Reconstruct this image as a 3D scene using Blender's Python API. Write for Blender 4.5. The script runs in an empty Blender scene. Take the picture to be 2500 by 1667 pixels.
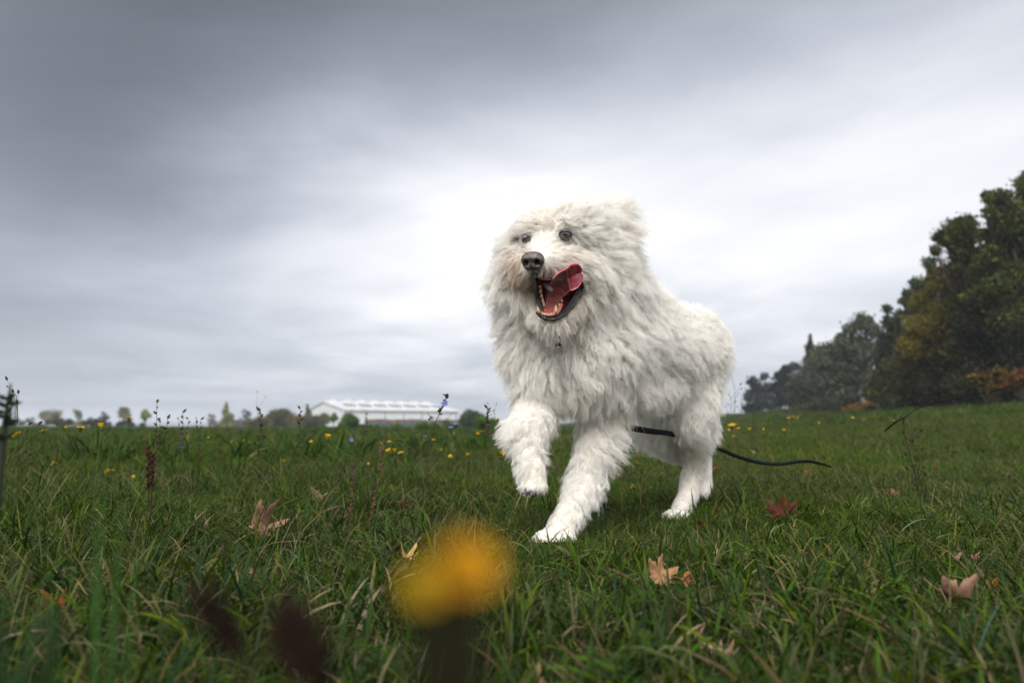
import bpy, bmesh, math, random
import numpy as np
from mathutils import Vector, Matrix
from mathutils.kdtree import KDTree

random.seed(7)
rng = np.random.default_rng(7)
C = bpy.context.scene
col = C.collection

# ------------------------------------------------------------------ camera
CAM_H = 0.30
PITCH = math.atan((1040 - 833.5) / 1667.0)
cam_data = bpy.data.cameras.new('camera')
cam = bpy.data.objects.new('camera', cam_data)
col.objects.link(cam)
cam.location = (0, 0, CAM_H)
cam.rotation_euler = (math.pi / 2 + PITCH, 0, 0)
cam_data.sensor_width = 36.0
cam_data.lens = 24.0
cam_data.clip_start = 0.02
cam_data.clip_end = 8000
cam_data.dof.use_dof = True
cam_data.dof.focus_distance = 1.68
cam_data.dof.aperture_fstop = 2.8
C.camera = cam

# ------------------------------------------------------------------ sky
SUN_EL, SUN_AZ = math.radians(44), math.radians(196)   # compass angle from +Y, clockwise
world = bpy.data.worlds.new('World')
C.world = world
world.use_nodes = True
wn, wl = world.node_tree.nodes, world.node_tree.links
wn.clear()

class NB:
    """tiny expression builder for math nodes"""
    def __init__(s, tree): s.t = tree
    def m(s, op, a, b=None, c=None, clamp=False):
        n = s.t.nodes.new('ShaderNodeMath'); n.operation = op; n.use_clamp = clamp
        for k, v in enumerate((a, b, c)):
            if v is None: continue
            if isinstance(v, (int, float)): n.inputs[k].default_value = v
            else: s.t.links.new(v, n.inputs[k])
        return n.outputs[0]
    def ramp(s, fac, stops, interp='EASE'):
        n = s.t.nodes.new('ShaderNodeValToRGB'); cr = n.color_ramp; cr.interpolation = interp
        while len(cr.elements) < len(stops): cr.elements.new(0.5)
        for e, (p, c) in zip(cr.elements, stops):
            e.position = p; e.color = c if len(c) == 4 else (*c, 1)
        s.t.links.new(fac, n.inputs[0]); return n.outputs[0]
    def noise(s, vec, scale, detail=4, rough=.5, dist=0.0, w=None):
        n = s.t.nodes.new('ShaderNodeTexNoise')
        n.inputs['Scale'].default_value = scale; n.inputs['Detail'].default_value = detail
        n.inputs['Roughness'].default_value = rough; n.inputs['Distortion'].default_value = dist
        if vec is not None: s.t.links.new(vec, n.inputs['Vector'])
        return n.outputs['Fac']
    def mix(s, fac, a, b, blend='MIX'):
        n = s.t.nodes.new('ShaderNodeMix'); n.data_type = 'RGBA'; n.blend_type = blend
        for v, i in ((fac, 0), (a, 6), (b, 7)):
            if isinstance(v, (int, float)): n.inputs[i].default_value = v
            elif isinstance(v, tuple): n.inputs[i].default_value = v if len(v) == 4 else (*v, 1)
            else: s.t.links.new(v, n.inputs[i])
        return n.outputs[2]

w = NB(world.node_tree)
tc = wn.new('ShaderNodeTexCoord')
sep = wn.new('ShaderNodeSeparateXYZ'); wl.new(tc.outputs['Generated'], sep.inputs[0])
X, Y, Z = sep.outputs
az = w.m('ARCTAN2', X, Y)
el = w.m('ARCSINE', Z)
# cloud plane coordinates: perspective-stretched streaks towards the horizon
zc = w.m('ADD', w.m('MAXIMUM', Z, 0.0), 0.10)
cx = w.m('DIVIDE', X, zc); cy = w.m('DIVIDE', Y, zc)
comb = wn.new('ShaderNodeCombineXYZ'); wl.new(cx, comb.inputs[0]); wl.new(cy, comb.inputs[1])
n1 = w.noise(comb.outputs[0], 0.42, 5, .52, .6)
n2 = w.noise(comb.outputs[0], 1.1, 6, .55, .3)
stretch = wn.new('ShaderNodeCombineXYZ')
wl.new(w.m('MULTIPLY', az, 1.3), stretch.inputs[0]); wl.new(w.m('MULTIPLY', w.m('ADD', el, w.m('MULTIPLY', az, -0.12)), 5.5), stretch.inputs[1])
n3 = w.noise(stretch.outputs[0], 2.0, 5, .5, .5)
wa = w.m('ADD', az, w.m('MULTIPLY', w.m('SUBTRACT', n1, .5), .75))
we = w.m('ADD', el, w.m('MULTIPLY', w.m('SUBTRACT', n2, .5), .22))
def gauss(a0, e0, sa, se, amp):
    dx = w.m('DIVIDE', w.m('SUBTRACT', wa, a0), sa); dy = w.m('DIVIDE', w.m('SUBTRACT', we, e0), se)
    r = w.m('ADD', w.m('MULTIPLY', dx, dx), w.m('MULTIPLY', dy, dy))
    return w.m('MULTIPLY', w.m('EXPONENT', w.m('MULTIPLY', r, -1.0)), amp)
# cloud cover: a grey deck raised behind the camera to light the dog, one long thin bright break and a thick dark bank to its upper left
front = w.m('SMOOTHSTEP' if False else 'MULTIPLY', w.m('ADD', w.m('COSINE', az), 1.0), .5)
BACK = 1.6
base = w.m('ADD', w.m('MULTIPLY', front, 0.40 - BACK), BACK)
terms = [gauss(-.06, .27, .37, .17, .57), gauss(.48, .27, .42, .21, .33), gauss(-.35, .10, .50, .09, .14),
         gauss(-.60, .46, .45, .27, -.28), gauss(.15, .64, .9, .16, -.16), gauss(-.80, .14, .28, .35, -.17)]
for t in terms: base = w.m('ADD', base, t)
detail = w.m('ADD', w.m('MULTIPLY', w.m('SUBTRACT', n3, .5), .42), w.m('MULTIPLY', w.m('SUBTRACT', n2, .5), .26))
val = w.m('MULTIPLY', base, w.m('ADD', 1.0, detail))
val = w.m('MAXIMUM', val, 0.06)
# thick cloud is a cooler grey than thin cloud
tint = w.ramp(val, [(0.0, (.86, .96, 1.14)), (.5, (.93, .985, 1.11)), (.92, (1, 1, 1.02))], 'LINEAR')
grey = wn.new('ShaderNodeCombineColor')
for k in range(3): wl.new(val, grey.inputs[k])
cloud = w.mix(1.0, grey.outputs[0], tint, 'MULTIPLY')
sky = wn.new('ShaderNodeTexSky'); sky.sky_type = 'NISHITA'; sky.sun_disc = False
sky.sun_elevation = SUN_EL; sky.sun_rotation = SUN_AZ
bg_sky = wn.new('ShaderNodeBackground'); wl.new(sky.outputs[0], bg_sky.inputs[0]); bg_sky.inputs[1].default_value = 0.08
bg_cl = wn.new('ShaderNodeBackground'); wl.new(cloud, bg_cl.inputs[0]); bg_cl.inputs[1].default_value = 0.84
mixs = wn.new('ShaderNodeMixShader'); mixs.inputs[0].default_value = 0.93
wl.new(bg_sky.outputs[0], mixs.inputs[1]); wl.new(bg_cl.outputs[0], mixs.inputs[2])
wo = wn.new('ShaderNodeOutputWorld'); wl.new(mixs.outputs[0], wo.inputs[0])

sd = bpy.data.lights.new('sun', 'SUN'); sd.energy = 2.25; sd.angle = math.radians(30); sd.color = (1, .97, .92)
sun = bpy.data.objects.new('sun', sd); col.objects.link(sun)
to_sun = Vector((math.sin(SUN_AZ) * math.cos(SUN_EL), math.cos(SUN_AZ) * math.cos(SUN_EL), math.sin(SUN_EL)))
sun.rotation_euler = to_sun.to_track_quat('Z', 'Y').to_euler()

C.view_settings.view_transform = 'Standard'; C.view_settings.look = 'None'
C.view_settings.exposure = 0.5; C.view_settings.gamma = 1.0; C.view_settings.use_curve_mapping = False
C.render.engine = 'CYCLES'
C.cycles.use_denoising = True; C.cycles.denoising_prefilter = 'ACCURATE'
C.cycles.max_bounces = 10; C.cycles.diffuse_bounces = 6; C.cycles.transmission_bounces = 4; C.cycles.transparent_max_bounces = 8
C.cycles_curves.shape = 'RIBBONS'

# ------------------------------------------------------------------ helpers
SP, CP = math.sin(PITCH), math.cos(PITCH)
def W(px, py, d):
    """world point seen at a pixel of the 2500x1667 photograph, d metres along the view axis"""
    r = (px - 1250) / 1667.0 * d; u = (833.5 - py) / 1667.0 * d
    return Vector((r, d * CP - u * SP, CAM_H + d * SP + u * CP))
def WD(r, u, f):
    """direction from camera-frame components (right, up, away)"""
    return Vector((r, f * CP - u * SP, f * SP + u * CP))
def project(P):
    P = np.asarray(P, float); x, y, z = P[..., 0], P[..., 1], P[..., 2] - CAM_H
    d = y * CP + z * SP; u = -y * SP + z * CP
    return 1250 + x / d * 1667, 833.5 - u / d * 1667, d

def gz(x, y):
    """height of the ground"""
    x = np.asarray(x, float); y = np.asarray(y, float)
    t = np.clip((x - 2) / 28, 0, 1); s = t * t * (3 - 2 * t) * 1.45 * (1 + .35 * np.clip((y - 45) / 60, 0, 1))
    s = s * np.clip((y + 10) / 30, 0, 1)
    near = .008 * np.sin(x * 5.1 + 1.3) * np.sin(y * 4.3) + .006 * np.sin(x * 11 + y * 7)
    far = .06 * np.sin(x * .31 + 2) * np.sin(y * .23 + 1) * np.clip((y - 5) / 15, 0, 1)
    return s + near + far
def on_ground(px, py):
    """ground point seen at a pixel"""
    a = W(px, py, 1.0) - Vector((0, 0, CAM_H))
    d = CAM_H / max(1e-4, -a.z)
    for _ in range(12):
        x, y = a.x * d, a.y * d
        d = (CAM_H - float(gz(x, y))) / max(1e-4, -a.z)
    return Vector((a.x * d, a.y * d, float(gz(a.x * d, a.y * d))))

def tag(o, label=None, cat=None, group=None, kind=None):
    if label: o['label'] = label
    if cat: o['category'] = cat
    if group: o['group'] = group
    if kind: o['kind'] = kind
    return o
def empty(name, loc=(0, 0, 0), rot=(0, 0, 0)):
    o = bpy.data.objects.new(name, None); col.objects.link(o); o.location = loc; o.rotation_euler = rot
    o.empty_display_size = .05; return o
def link(name, me, mat=None, parent=None):
    o = bpy.data.objects.new(name, me); col.objects.link(o)
    if mat is not None and not len(me.materials): me.materials.append(mat)
    if parent is not None: o.parent = parent
    return o
def inv_parent(o, parent):
    """parent o (built in world coordinates) to an empty that stands elsewhere"""
    o.parent = parent; o.matrix_parent_inverse = Matrix.LocRotScale(parent.location, parent.rotation_euler, parent.scale).inverted(); return o
def mesh(name, V, F, smooth=True, cols=None):
    me = bpy.data.meshes.new(name)
    me.from_pydata([tuple(v) for v in V], [], [tuple(f) for f in F]); me.update()
    if smooth: me.polygons.foreach_set('use_smooth', [True] * len(me.polygons))
    if cols is not None:
        a = me.attributes.new('col', 'FLOAT_COLOR', 'POINT'); a.data.foreach_set('color', np.asarray(cols, np.float32).ravel())
    return me
def mesh_np(name, V, F, cols=None, smooth=True):
    """fast mesh from numpy arrays, F is (n, k) with k = 3 or 4"""
    V = np.asarray(V, np.float32); F = np.asarray(F, np.int32)
    me = bpy.data.meshes.new(name); me.vertices.add(len(V)); me.vertices.foreach_set('co', V.ravel())
    n, k = F.shape; me.loops.add(n * k); me.loops.foreach_set('vertex_index', F.ravel())
    me.polygons.add(n); me.polygons.foreach_set('loop_start', np.arange(n, dtype=np.int32) * k)
    me.polygons.foreach_set('loop_total', np.full(n, k, np.int32)) if False else None
    me.polygons.foreach_set('use_smooth', np.full(n, smooth))
    me.update(calc_edges=True)
    if cols is not None:
        a = me.attributes.new('col', 'FLOAT_COLOR', 'POINT'); a.data.foreach_set('color', np.asarray(cols, np.float32).ravel())
    return me
class MB:
    def __init__(s): s.V, s.F, s.Cc = [], [], []
    def add(s, V, F, c=(1, 1, 1, 1)):
        o = len(s.V); s.V += [tuple(v) for v in V]; s.F += [tuple(i + o for i in f) for f in F]
        s.Cc += [c] * len(V) if isinstance(c, tuple) else list(c)
    def tube(s, pts, radii, n=8, c=(1, 1, 1, 1), cap=True, closed=False):
        pts = [Vector(p) for p in pts]; m = len(pts); V, F = [], []
        up = Vector((0, 0, 1)); prev = None
        for i, p in enumerate(pts):
            a = pts[(i - 1) % m] if (closed or i > 0) else pts[i]; b = pts[(i + 1) % m] if (closed or i < m - 1) else pts[i]
            t = (b - a).normalized()
            if prev is None:
                ref = up if abs(t.z) < .9 else Vector((1, 0, 0)); x = t.cross(ref).normalized()
            else: x = (prev - t * prev.dot(t)).normalized()
            prev = x; y = t.cross(x)
            r = radii[i] if hasattr(radii, '__len__') else radii
            for k in range(n):
                an = 2 * math.pi * k / n; V.append(p + (x * math.cos(an) + y * math.sin(an)) * r)
        seg = m if closed else m - 1
        for i in range(seg):
            for k in range(n):
                j = (i + 1) % m
                F.append((i * n + k, i * n + (k + 1) % n, j * n + (k + 1) % n, j * n + k))
        if cap and not closed:
            F.append(tuple(range(n - 1, -1, -1))); F.append(tuple((m - 1) * n + k for k in range(n)))
        s.add(V, F, c)
    def box(s, c0, c1, c=(1, 1, 1, 1)):
        x0, y0, z0 = c0; x1, y1, z1 = c1
        V = [(x0, y0, z0), (x1, y0, z0), (x1, y1, z0), (x0, y1, z0), (x0, y0, z1), (x1, y0, z1), (x1, y1, z1), (x0, y1, z1)]
        s.add(V, [(0, 3, 2, 1), (4, 5, 6, 7), (0, 1, 5, 4), (1, 2, 6, 5), (2, 3, 7, 6), (3, 0, 4, 7)], c)
    def build(s, name, mat, parent=None, smooth=True):
        return link(name, mesh(name, s.V, s.F, smooth, s.Cc), mat, parent)

def new_mat(name):
    m = bpy.data.materials.new(name); m.use_nodes = True; nt = m.node_tree
    b = nt.nodes['Principled BSDF']; return m, nt, b, NB(nt)
def simple_mat(name, color, rough=.7, spec=.3, noise=None, bump=None, var=.25):
    m, nt, b, e = new_mat(name); b.inputs['Roughness'].default_value = rough; b.inputs['Specular IOR Level'].default_value = spec
    t = nt.nodes.new('ShaderNodeTexCoord').outputs['Object']
    sc = noise or 20
    f = e.noise(t, sc, 5, .6)
    lo = tuple(c * (1 - var) for c in color); hi = tuple(min(1, c * (1 + var)) for c in color)
    nt.links.new(e.ramp(f, [(.3, lo), (.7, hi)]), b.inputs['Base Color'])
    if bump:
        bn = nt.nodes.new('ShaderNodeBump'); bn.inputs['Strength'].default_value = bump[0]; bn.inputs['Distance'].default_value = bump[1]
        nt.links.new(e.noise(t, bump[2], 4, .6), bn.inputs['Height']); nt.links.new(bn.outputs[0], b.inputs['Normal'])
    return m
def leaf_mat(name, mult=(1, 1, 1), trans=.35, rough=.5, spec=.3, objrand=.3, patch=None, sat=1.0):
    """vegetation: colour from the 'col' attribute, light passes through"""
    m, nt, b, e = new_mat(name)
    at = nt.nodes.new('ShaderNodeAttribute'); at.attribute_name = 'col'
    oi = nt.nodes.new('ShaderNodeObjectInfo')
    c = e.mix(1.0, at.outputs['Color'], (*mult, 1), 'MULTIPLY')
    k = e.m('ADD', e.m('MULTIPLY', oi.outputs['Random'], 2 * objrand), 1 - objrand)
    if patch:
        geo = nt.nodes.new('ShaderNodeNewGeometry')
        f = e.noise(geo.outputs['Position'], patch[0], 3, .6)
        c = e.mix(e.m('MULTIPLY', e.m('SUBTRACT', f, .42, clamp=True), patch[1], clamp=True), c, patch[2], 'MULTIPLY')
        f2 = e.noise(geo.outputs['Position'], patch[0] * .31, 2, .5)
        c = e.mix(e.m('MULTIPLY', e.m('SUBTRACT', f2, .47, clamp=True), 5, clamp=True), c, (1.15, 1.3, .7, 1), 'MULTIPLY')
    hsv = nt.nodes.new('ShaderNodeHueSaturation'); nt.links.new(c, hsv.inputs['Color']); nt.links.new(k, hsv.inputs['Value'])
    nt.links.new(hsv.outputs[0], b.inputs['Base Color'])
    hsv.inputs['Saturation'].default_value = sat
    b.inputs['Roughness'].default_value = rough; b.inputs['Specular IOR Level'].default_value = spec
    tr = nt.nodes.new('ShaderNodeBsdfTranslucent'); nt.links.new(hsv.outputs[0], tr.inputs['Color'])
    ms = nt.nodes.new('ShaderNodeMixShader'); ms.inputs[0].default_value = trans
    nt.links.new(b.outputs[0], ms.inputs[1]); nt.links.new(tr.outputs[0], ms.inputs[2])
    nt.links.new(ms.outputs[0], nt.nodes['Material Output'].inputs[0]); return m

# ------------------------------------------------------------------ ground, hill
m_soil, nt, b, e = new_mat('soil')
geo = nt.nodes.new('ShaderNodeNewGeometry').outputs['Position']
f1 = e.noise(geo, 6, 6, .7); f2 = e.noise(geo, .15, 4, .6)
c1 = e.ramp(f1, [(.3, (.018, .028, .008)), (.55, (.030, .050, .012)), (.75, (.060, .062, .028))])
c2 = e.ramp(f2, [(.35, (1, 1, 1)), (.65, (.75, .9, .6))])
nt.links.new(e.mix(1.0, c1, c2, 'MULTIPLY'), b.inputs['Base Color']); b.inputs['Roughness'].default_value = .95; b.inputs['Specular IOR Level'].default_value = .05
radii = np.concatenate([np.arange(0, 6, .12), 6 * 1.07 ** np.arange(0, 86)])
NA = 160; ang = np.linspace(0, 2 * math.pi, NA, endpoint=False)
R_, A_ = np.meshgrid(radii, ang, indexing='ij')
gx, gy = R_ * np.sin(A_), R_ * np.cos(A_)
gzv = gz(gx, gy)
R_c = np.minimum(1, 2250 / np.maximum(R_, 1)); gx, gy = gx * R_c, gy * R_c; gzv = gz(gx, gy)
gV = np.stack([gx, gy, gzv], -1).reshape(-1, 3)
i, j = np.meshgrid(np.arange(len(radii) - 1), np.arange(NA), indexing='ij'); j2 = (j + 1) % NA
gF = np.stack([i * NA + j, i * NA + j2, (i + 1) * NA + j2, (i + 1) * NA + j], -1).reshape(-1, 4)
ground = link('ground', mesh_np('ground', gV, gF), m_soil); tag(ground, kind='structure')

m_hill = simple_mat('hill_forest', (.055, .085, .10), .95, .05, .02)  # blue of distance put into the forest colour
hv, hf = [], []
hx = np.linspace(-2600, 2600, 140)
for k, x in enumerate(hx):
    h = 7 + 26 * math.exp(-((x - 640) / 420) ** 2) + 6 * math.sin(x * .006) + 3 * math.sin(x * .021 + 1) + 8 * math.exp(-((x + 1300) / 500) ** 2)
    for q, (dy, hh) in enumerate(((0, -1), (60, h * .55), (140, h * .9), (220, h), (420, h * .5), (600, -1))):
        hv.append((x, 2000 + dy + .00006 * x * x, hh))
for k in range(len(hx) - 1):
    for q in range(5):
        a = k * 6 + q; hf.append((a, a + 6, a + 7, a + 1))
hill = link('hill', mesh('hill', hv, hf), m_hill); tag(hill, kind='structure')

# ------------------------------------------------------------------ trees
m_leaf = leaf_mat('tree_leaf', trans=.30, rough=.6, spec=.15, objrand=.12)
m_bark = simple_mat('bark', (.075, .06, .045), .9, .1, 3, (.6, .05, 4))

def leaf_cloud(blobs, dens, size, base, var, tip=None, shell=.55):
    """leaf faces spread through blobs [(centre, radius)], returns arrays"""
    Vs, Cs = [], []
    for (c, r) in blobs:
        n = max(12, int(dens * (r / size) ** 2))
        d = rng.normal(size=(n, 3)); d /= np.linalg.norm(d, axis=1)[:, None]
        rad = r * (shell + (1 - shell) * rng.random(n) ** .6) * (1 + .22 * rng.normal(size=n))
        lump = 1 + .25 * np.sin(d[:, 0] * 7 + c[0]) * np.sin(d[:, 1] * 6 + c[1]) * np.sin(d[:, 2] * 8 + c[2])
        p = np.asarray(c) + d * (rad * lump)[:, None] * np.array([1, 1, .85])
        a = rng.normal(size=(n, 3)); a /= np.linalg.norm(a, axis=1)[:, None]
        bb = np.cross(a, rng.normal(size=(n, 3))); bb /= np.linalg.norm(bb, axis=1)[:, None]
        s = size * (.6 + .8 * rng.random(n))[:, None]
        q = np.stack([p - a * s, p + bb * s * .5, p + a * s, p - bb * s * .5], 1)
        Vs.append(q.reshape(-1, 3))
        blobk = np.array(base) * (1 + var * .8 * rng.normal()) 
        cc = 1.1 * blobk[None] * (1 + var * rng.normal(size=(n, 1))) * (1 + .12 * rng.normal(size=(n, 3)))
        if tip is not None:
            m_ = rng.random(n) < tip[1]; cc[m_] = np.array(tip[0]) * (1 + .2 * rng.normal(size=(m_.sum(), 1)))
        cc = np.clip(cc, .004, .6); Cs.append(np.repeat(np.concatenate([cc, np.ones((n, 1))], 1), 4, 0))
    V = np.concatenate(Vs); Cc = np.concatenate(Cs); F = np.arange(len(V)).reshape(-1, 4)
    return V, F, Cc

def plant(name, label, cat, blobs, base, var=.28, tip=None, trunk=True, dens=9, size=None, group=None, root=None, trunk_r=None, woody='trunk', shell=.5, limbs=True):
    """blobs: [(centre Vector, radius)] ; base point below their middle"""
    cx_ = sum(b[0].x * b[1] for b in blobs) / sum(b[1] for b in blobs); cy_ = sum(b[0].y for b in blobs) / len(blobs)
    if root is None: root = (cx_, cy_)
    g = float(gz(root[0], root[1]))
    o = empty(name, (root[0], root[1], g)); tag(o, label, cat, group)
    D = math.hypot(*root)
    size = size or max(.045, .0021 * D)
    V, F, Cc = leaf_cloud([(tuple(b[0]), b[1]) for b in blobs], dens, size, base, var, tip, shell)
    inv_parent(link('crown', mesh_np('crown', V, F, Cc, False), m_leaf), o)
    top = max(b[0].z for b in blobs); H = top - g
    mb = MB(); r0 = trunk_r or max(.02, H * .022)
    rootv = Vector((root[0], root[1], g - .05))
    mid = rootv.lerp(Vector((cx_, cy_, top)), .5); tp = Vector((cx_, cy_, g + H * .85))
    if trunk: mb.tube([rootv, rootv.lerp(mid, .4) + Vector((r0 * .6, 0, 0)), mid, tp], [r0 * 1.3, r0, r0 * .7, r0 * .25], 7)
    if limbs:
        for k, (c, r) in enumerate(blobs):
            f = min(.8, max(.08, (c.z - g) / max(.1, H) * .62)); s = rootv.lerp(tp, f)
            if not trunk: s = rootv + Vector((random.uniform(-.1, .1), random.uniform(-.1, .1), 0)) * r
            e_ = c + Vector((0, 0, r * .3)); mm = s.lerp(e_, .5) + Vector((random.uniform(-.1, .1), random.uniform(-.1, .1), random.uniform(-.15, .05))) * (e_ - s).length
            mb.tube([s, mm, e_], [r0 * .42, r0 * .28, r0 * .08], 5)
            for q in range(3):
                d = Vector((random.gauss(0, 1), random.gauss(0, 1), random.gauss(.3, 1))).normalized() * r * .95
                mb.tube([mm.lerp(e_, .5), c + d * .5, c + d], [r0 * .14, r0 * .1, r0 * .04], 4)
    if mb.V: inv_parent(mb.build(woody, m_bark), o)
    return o

def pixel_blobs(lst, D, depth=.8):
    """blob list given as it stands in the tree line: (px, py, radius px); each also gets mates in front and behind"""
    out = []
    mr = max(b[2] for b in lst) / 1667 * D
    for (px, py, r) in lst:
        rr = r / 1667 * D
        out.append((W(px, py, D + random.uniform(-.5, .5) * mr * depth), rr))
        out.append((W(px + random.uniform(-.3, .3) * r, py + r * .25, D + mr * depth * 1.2), rr * .85))
        if random.random() < .7: out.append((W(px + random.uniform(-.3, .3) * r, py + r * .3, D - mr * depth * .9), rr * .75))
        for q in range(3):      # looser twigs round the mass break the outline
            a = random.uniform(0, 6.28); out.append((W(px + math.cos(a) * r * .85, py + math.sin(a) * r * .7 + r * .15, D + random.uniform(-.6, .6) * mr), rr * random.uniform(.28, .42)))
    return out

DKG = (.030, .042, .016); OLV = (.060, .066, .020); YEL = (.150, .110, .018); SIL = (.075, .088, .062); PIN = (.026, .036, .030)
ORG = (.20, .105, .022)
row = 'trees in the row along the right edge of the meadow'
plant('oak_tree', 'tallest dark green tree, at the right end of the tree row', 'tree',
      pixel_blobs([(2490, 505, 42), (2440, 478, 26), (2412, 480, 18), (2455, 540, 36), (2520, 450, 40), (2470, 600, 48), (2420, 615, 34), (2395, 660, 32),
                   (2440, 680, 48), (2500, 690, 60), (2470, 550, 34), (2440, 575, 30), (2425, 515, 24), (2400, 570, 20), (2480, 650, 40), (2550, 560, 60), (2570, 660, 60), (2400, 720, 40), (2600, 500, 60), (2640, 620, 80), (2480, 770, 60)], 34),
      (.042, .056, .013), tip=((.14, .12, .02), .12), dens=9, group=row, root=(25.6, 34.5), trunk_r=.20)
plant('oak_tree', 'green tree whose rounded limb reaches out left of the tallest tree', 'tree',
      pixel_blobs([(2330, 558, 30), (2300, 580, 22), (2358, 545, 26), (2375, 575, 22), (2285, 610, 14), (2345, 590, 22), (2385, 625, 28), (2370, 680, 24), (2400, 690, 34), (2380, 760, 40), (2350, 620, 22), (2370, 650, 26), (2355, 575, 26), (2318, 585, 20), (2400, 650, 30), (2340, 650, 20), (2385, 700, 30), (2360, 720, 30), (2340, 610, 24)], 37),
      (.052, .064, .013), tip=((.15, .12, .02), .15), dens=12, group=row, root=(25.5, 37), trunk_r=.09)
plant('maple_tree', 'yellow and orange autumn tree under the overhanging green limb', 'tree',
      pixel_blobs([(2325, 655, 28), (2350, 680, 32), (2290, 690, 32), (2345, 725, 40), (2380, 700, 26), (2250, 735, 28), (2300, 765, 44), (2262, 790, 40), (2340, 800, 46), (2225, 790, 22), (2230, 840, 34), (2300, 850, 50)], 39),
      (.115, .105, .014), var=.22, tip=((.18, .13, .02), .30), dens=10, group=row)
plant('ash_tree', 'dark green tree with ragged top left of the yellow autumn tree', 'tree',
      pixel_blobs([(2268, 640, 18), (2285, 665, 18), (2240, 690, 18), (2215, 715, 14), (2250, 720, 24), (2205, 735, 12), (2235, 760, 26), (2270, 770, 36), (2240, 860, 40)], 45),
      (.036, .050, .020), dens=9, group=row)
plant('poplar_tree', 'narrow dark green tree with twin tops between willow and yellow tree', 'tree',
      pixel_blobs([(2163, 752, 12), (2172, 785, 20), (2198, 768, 16), (2165, 820, 24), (2205, 810, 26), (2185, 850, 34), (2160, 890, 28), (2205, 890, 34), (2180, 940, 40)], 52),
      (.030, .042, .018), dens=9, group=row)
plant('willow_tree', 'large silvery green willow with a yellowish top in mid tree row', 'tree',
      pixel_blobs([(2105, 785, 26), (2078, 800, 18), (2130, 805, 20), (2060, 832, 24), (2100, 850, 38), (2140, 850, 26), (2030, 852, 24), (2060, 895, 42), (2110, 920, 44), (2010, 872, 24), (2010, 920, 35), (2040, 955, 40), (2140, 950, 36)], 64),
      SIL, var=.2, tip=((.14, .13, .05), .14), dens=10, group=row)
def conifer(name, label, px, top, basey, hw, D, group, colr):
    bl = []; n = 20
    for k in range(n):
        f = k / (n - 1); y = top + (basey - top) * f; r = 3 + hw * f ** .8 * random.uniform(.7, 1.15)
        for s in (-1, 1): bl.append((W(px + s * r * .45 + random.uniform(-2, 2), y, D + random.uniform(-.5, .5)), r * .5 / 1667 * D))
        bl.append((W(px, y, D - r * .4 / 1667 * D), r * .42 / 1667 * D)); bl.append((W(px, y, D + r * .4 / 1667 * D), r * .42 / 1667 * D))
    return plant(name, label, 'tree', bl, colr, dens=11, group=group, shell=.3)
conifer('spruce_tree', 'pointed conifer rising above rounded trees left of the willow', 1978, 818, 950, 30, 78, row, (.034, .046, .030))
plant('willow_tree', 'rounded grey green tree at the foot of the pointed conifer', 'tree',
      pixel_blobs([(1990, 880, 22), (2005, 850, 14), (1985, 910, 34), (1960, 935, 32), (1945, 960, 30), (1990, 965, 36), (2020, 950, 30)], 76), (.062, .072, .050), var=.2, dens=10, group=row)
plant('pine_tree', 'small dark tree just left of the rounded grey green tree', 'tree',
      pixel_blobs([(1920, 900, 14), (1940, 892, 12), (1905, 920, 18), (1932, 930, 24), (1900, 948, 18), (1915, 970, 24), (1938, 975, 20)], 92), PIN, dens=10, group=row)
plant('pine_tree', 'leftmost dark blue green tree where the tree row ends behind the dog', 'tree',
      pixel_blobs([(1838, 930, 14), (1866, 918, 10), (1850, 948, 16), (1878, 945, 16), (1830, 965, 16), (1860, 975, 24), (1826, 995, 14), (1885, 985, 20), (1845, 1000, 18)], 108), (.034, .044, .044), dens=10, group=row)
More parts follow.
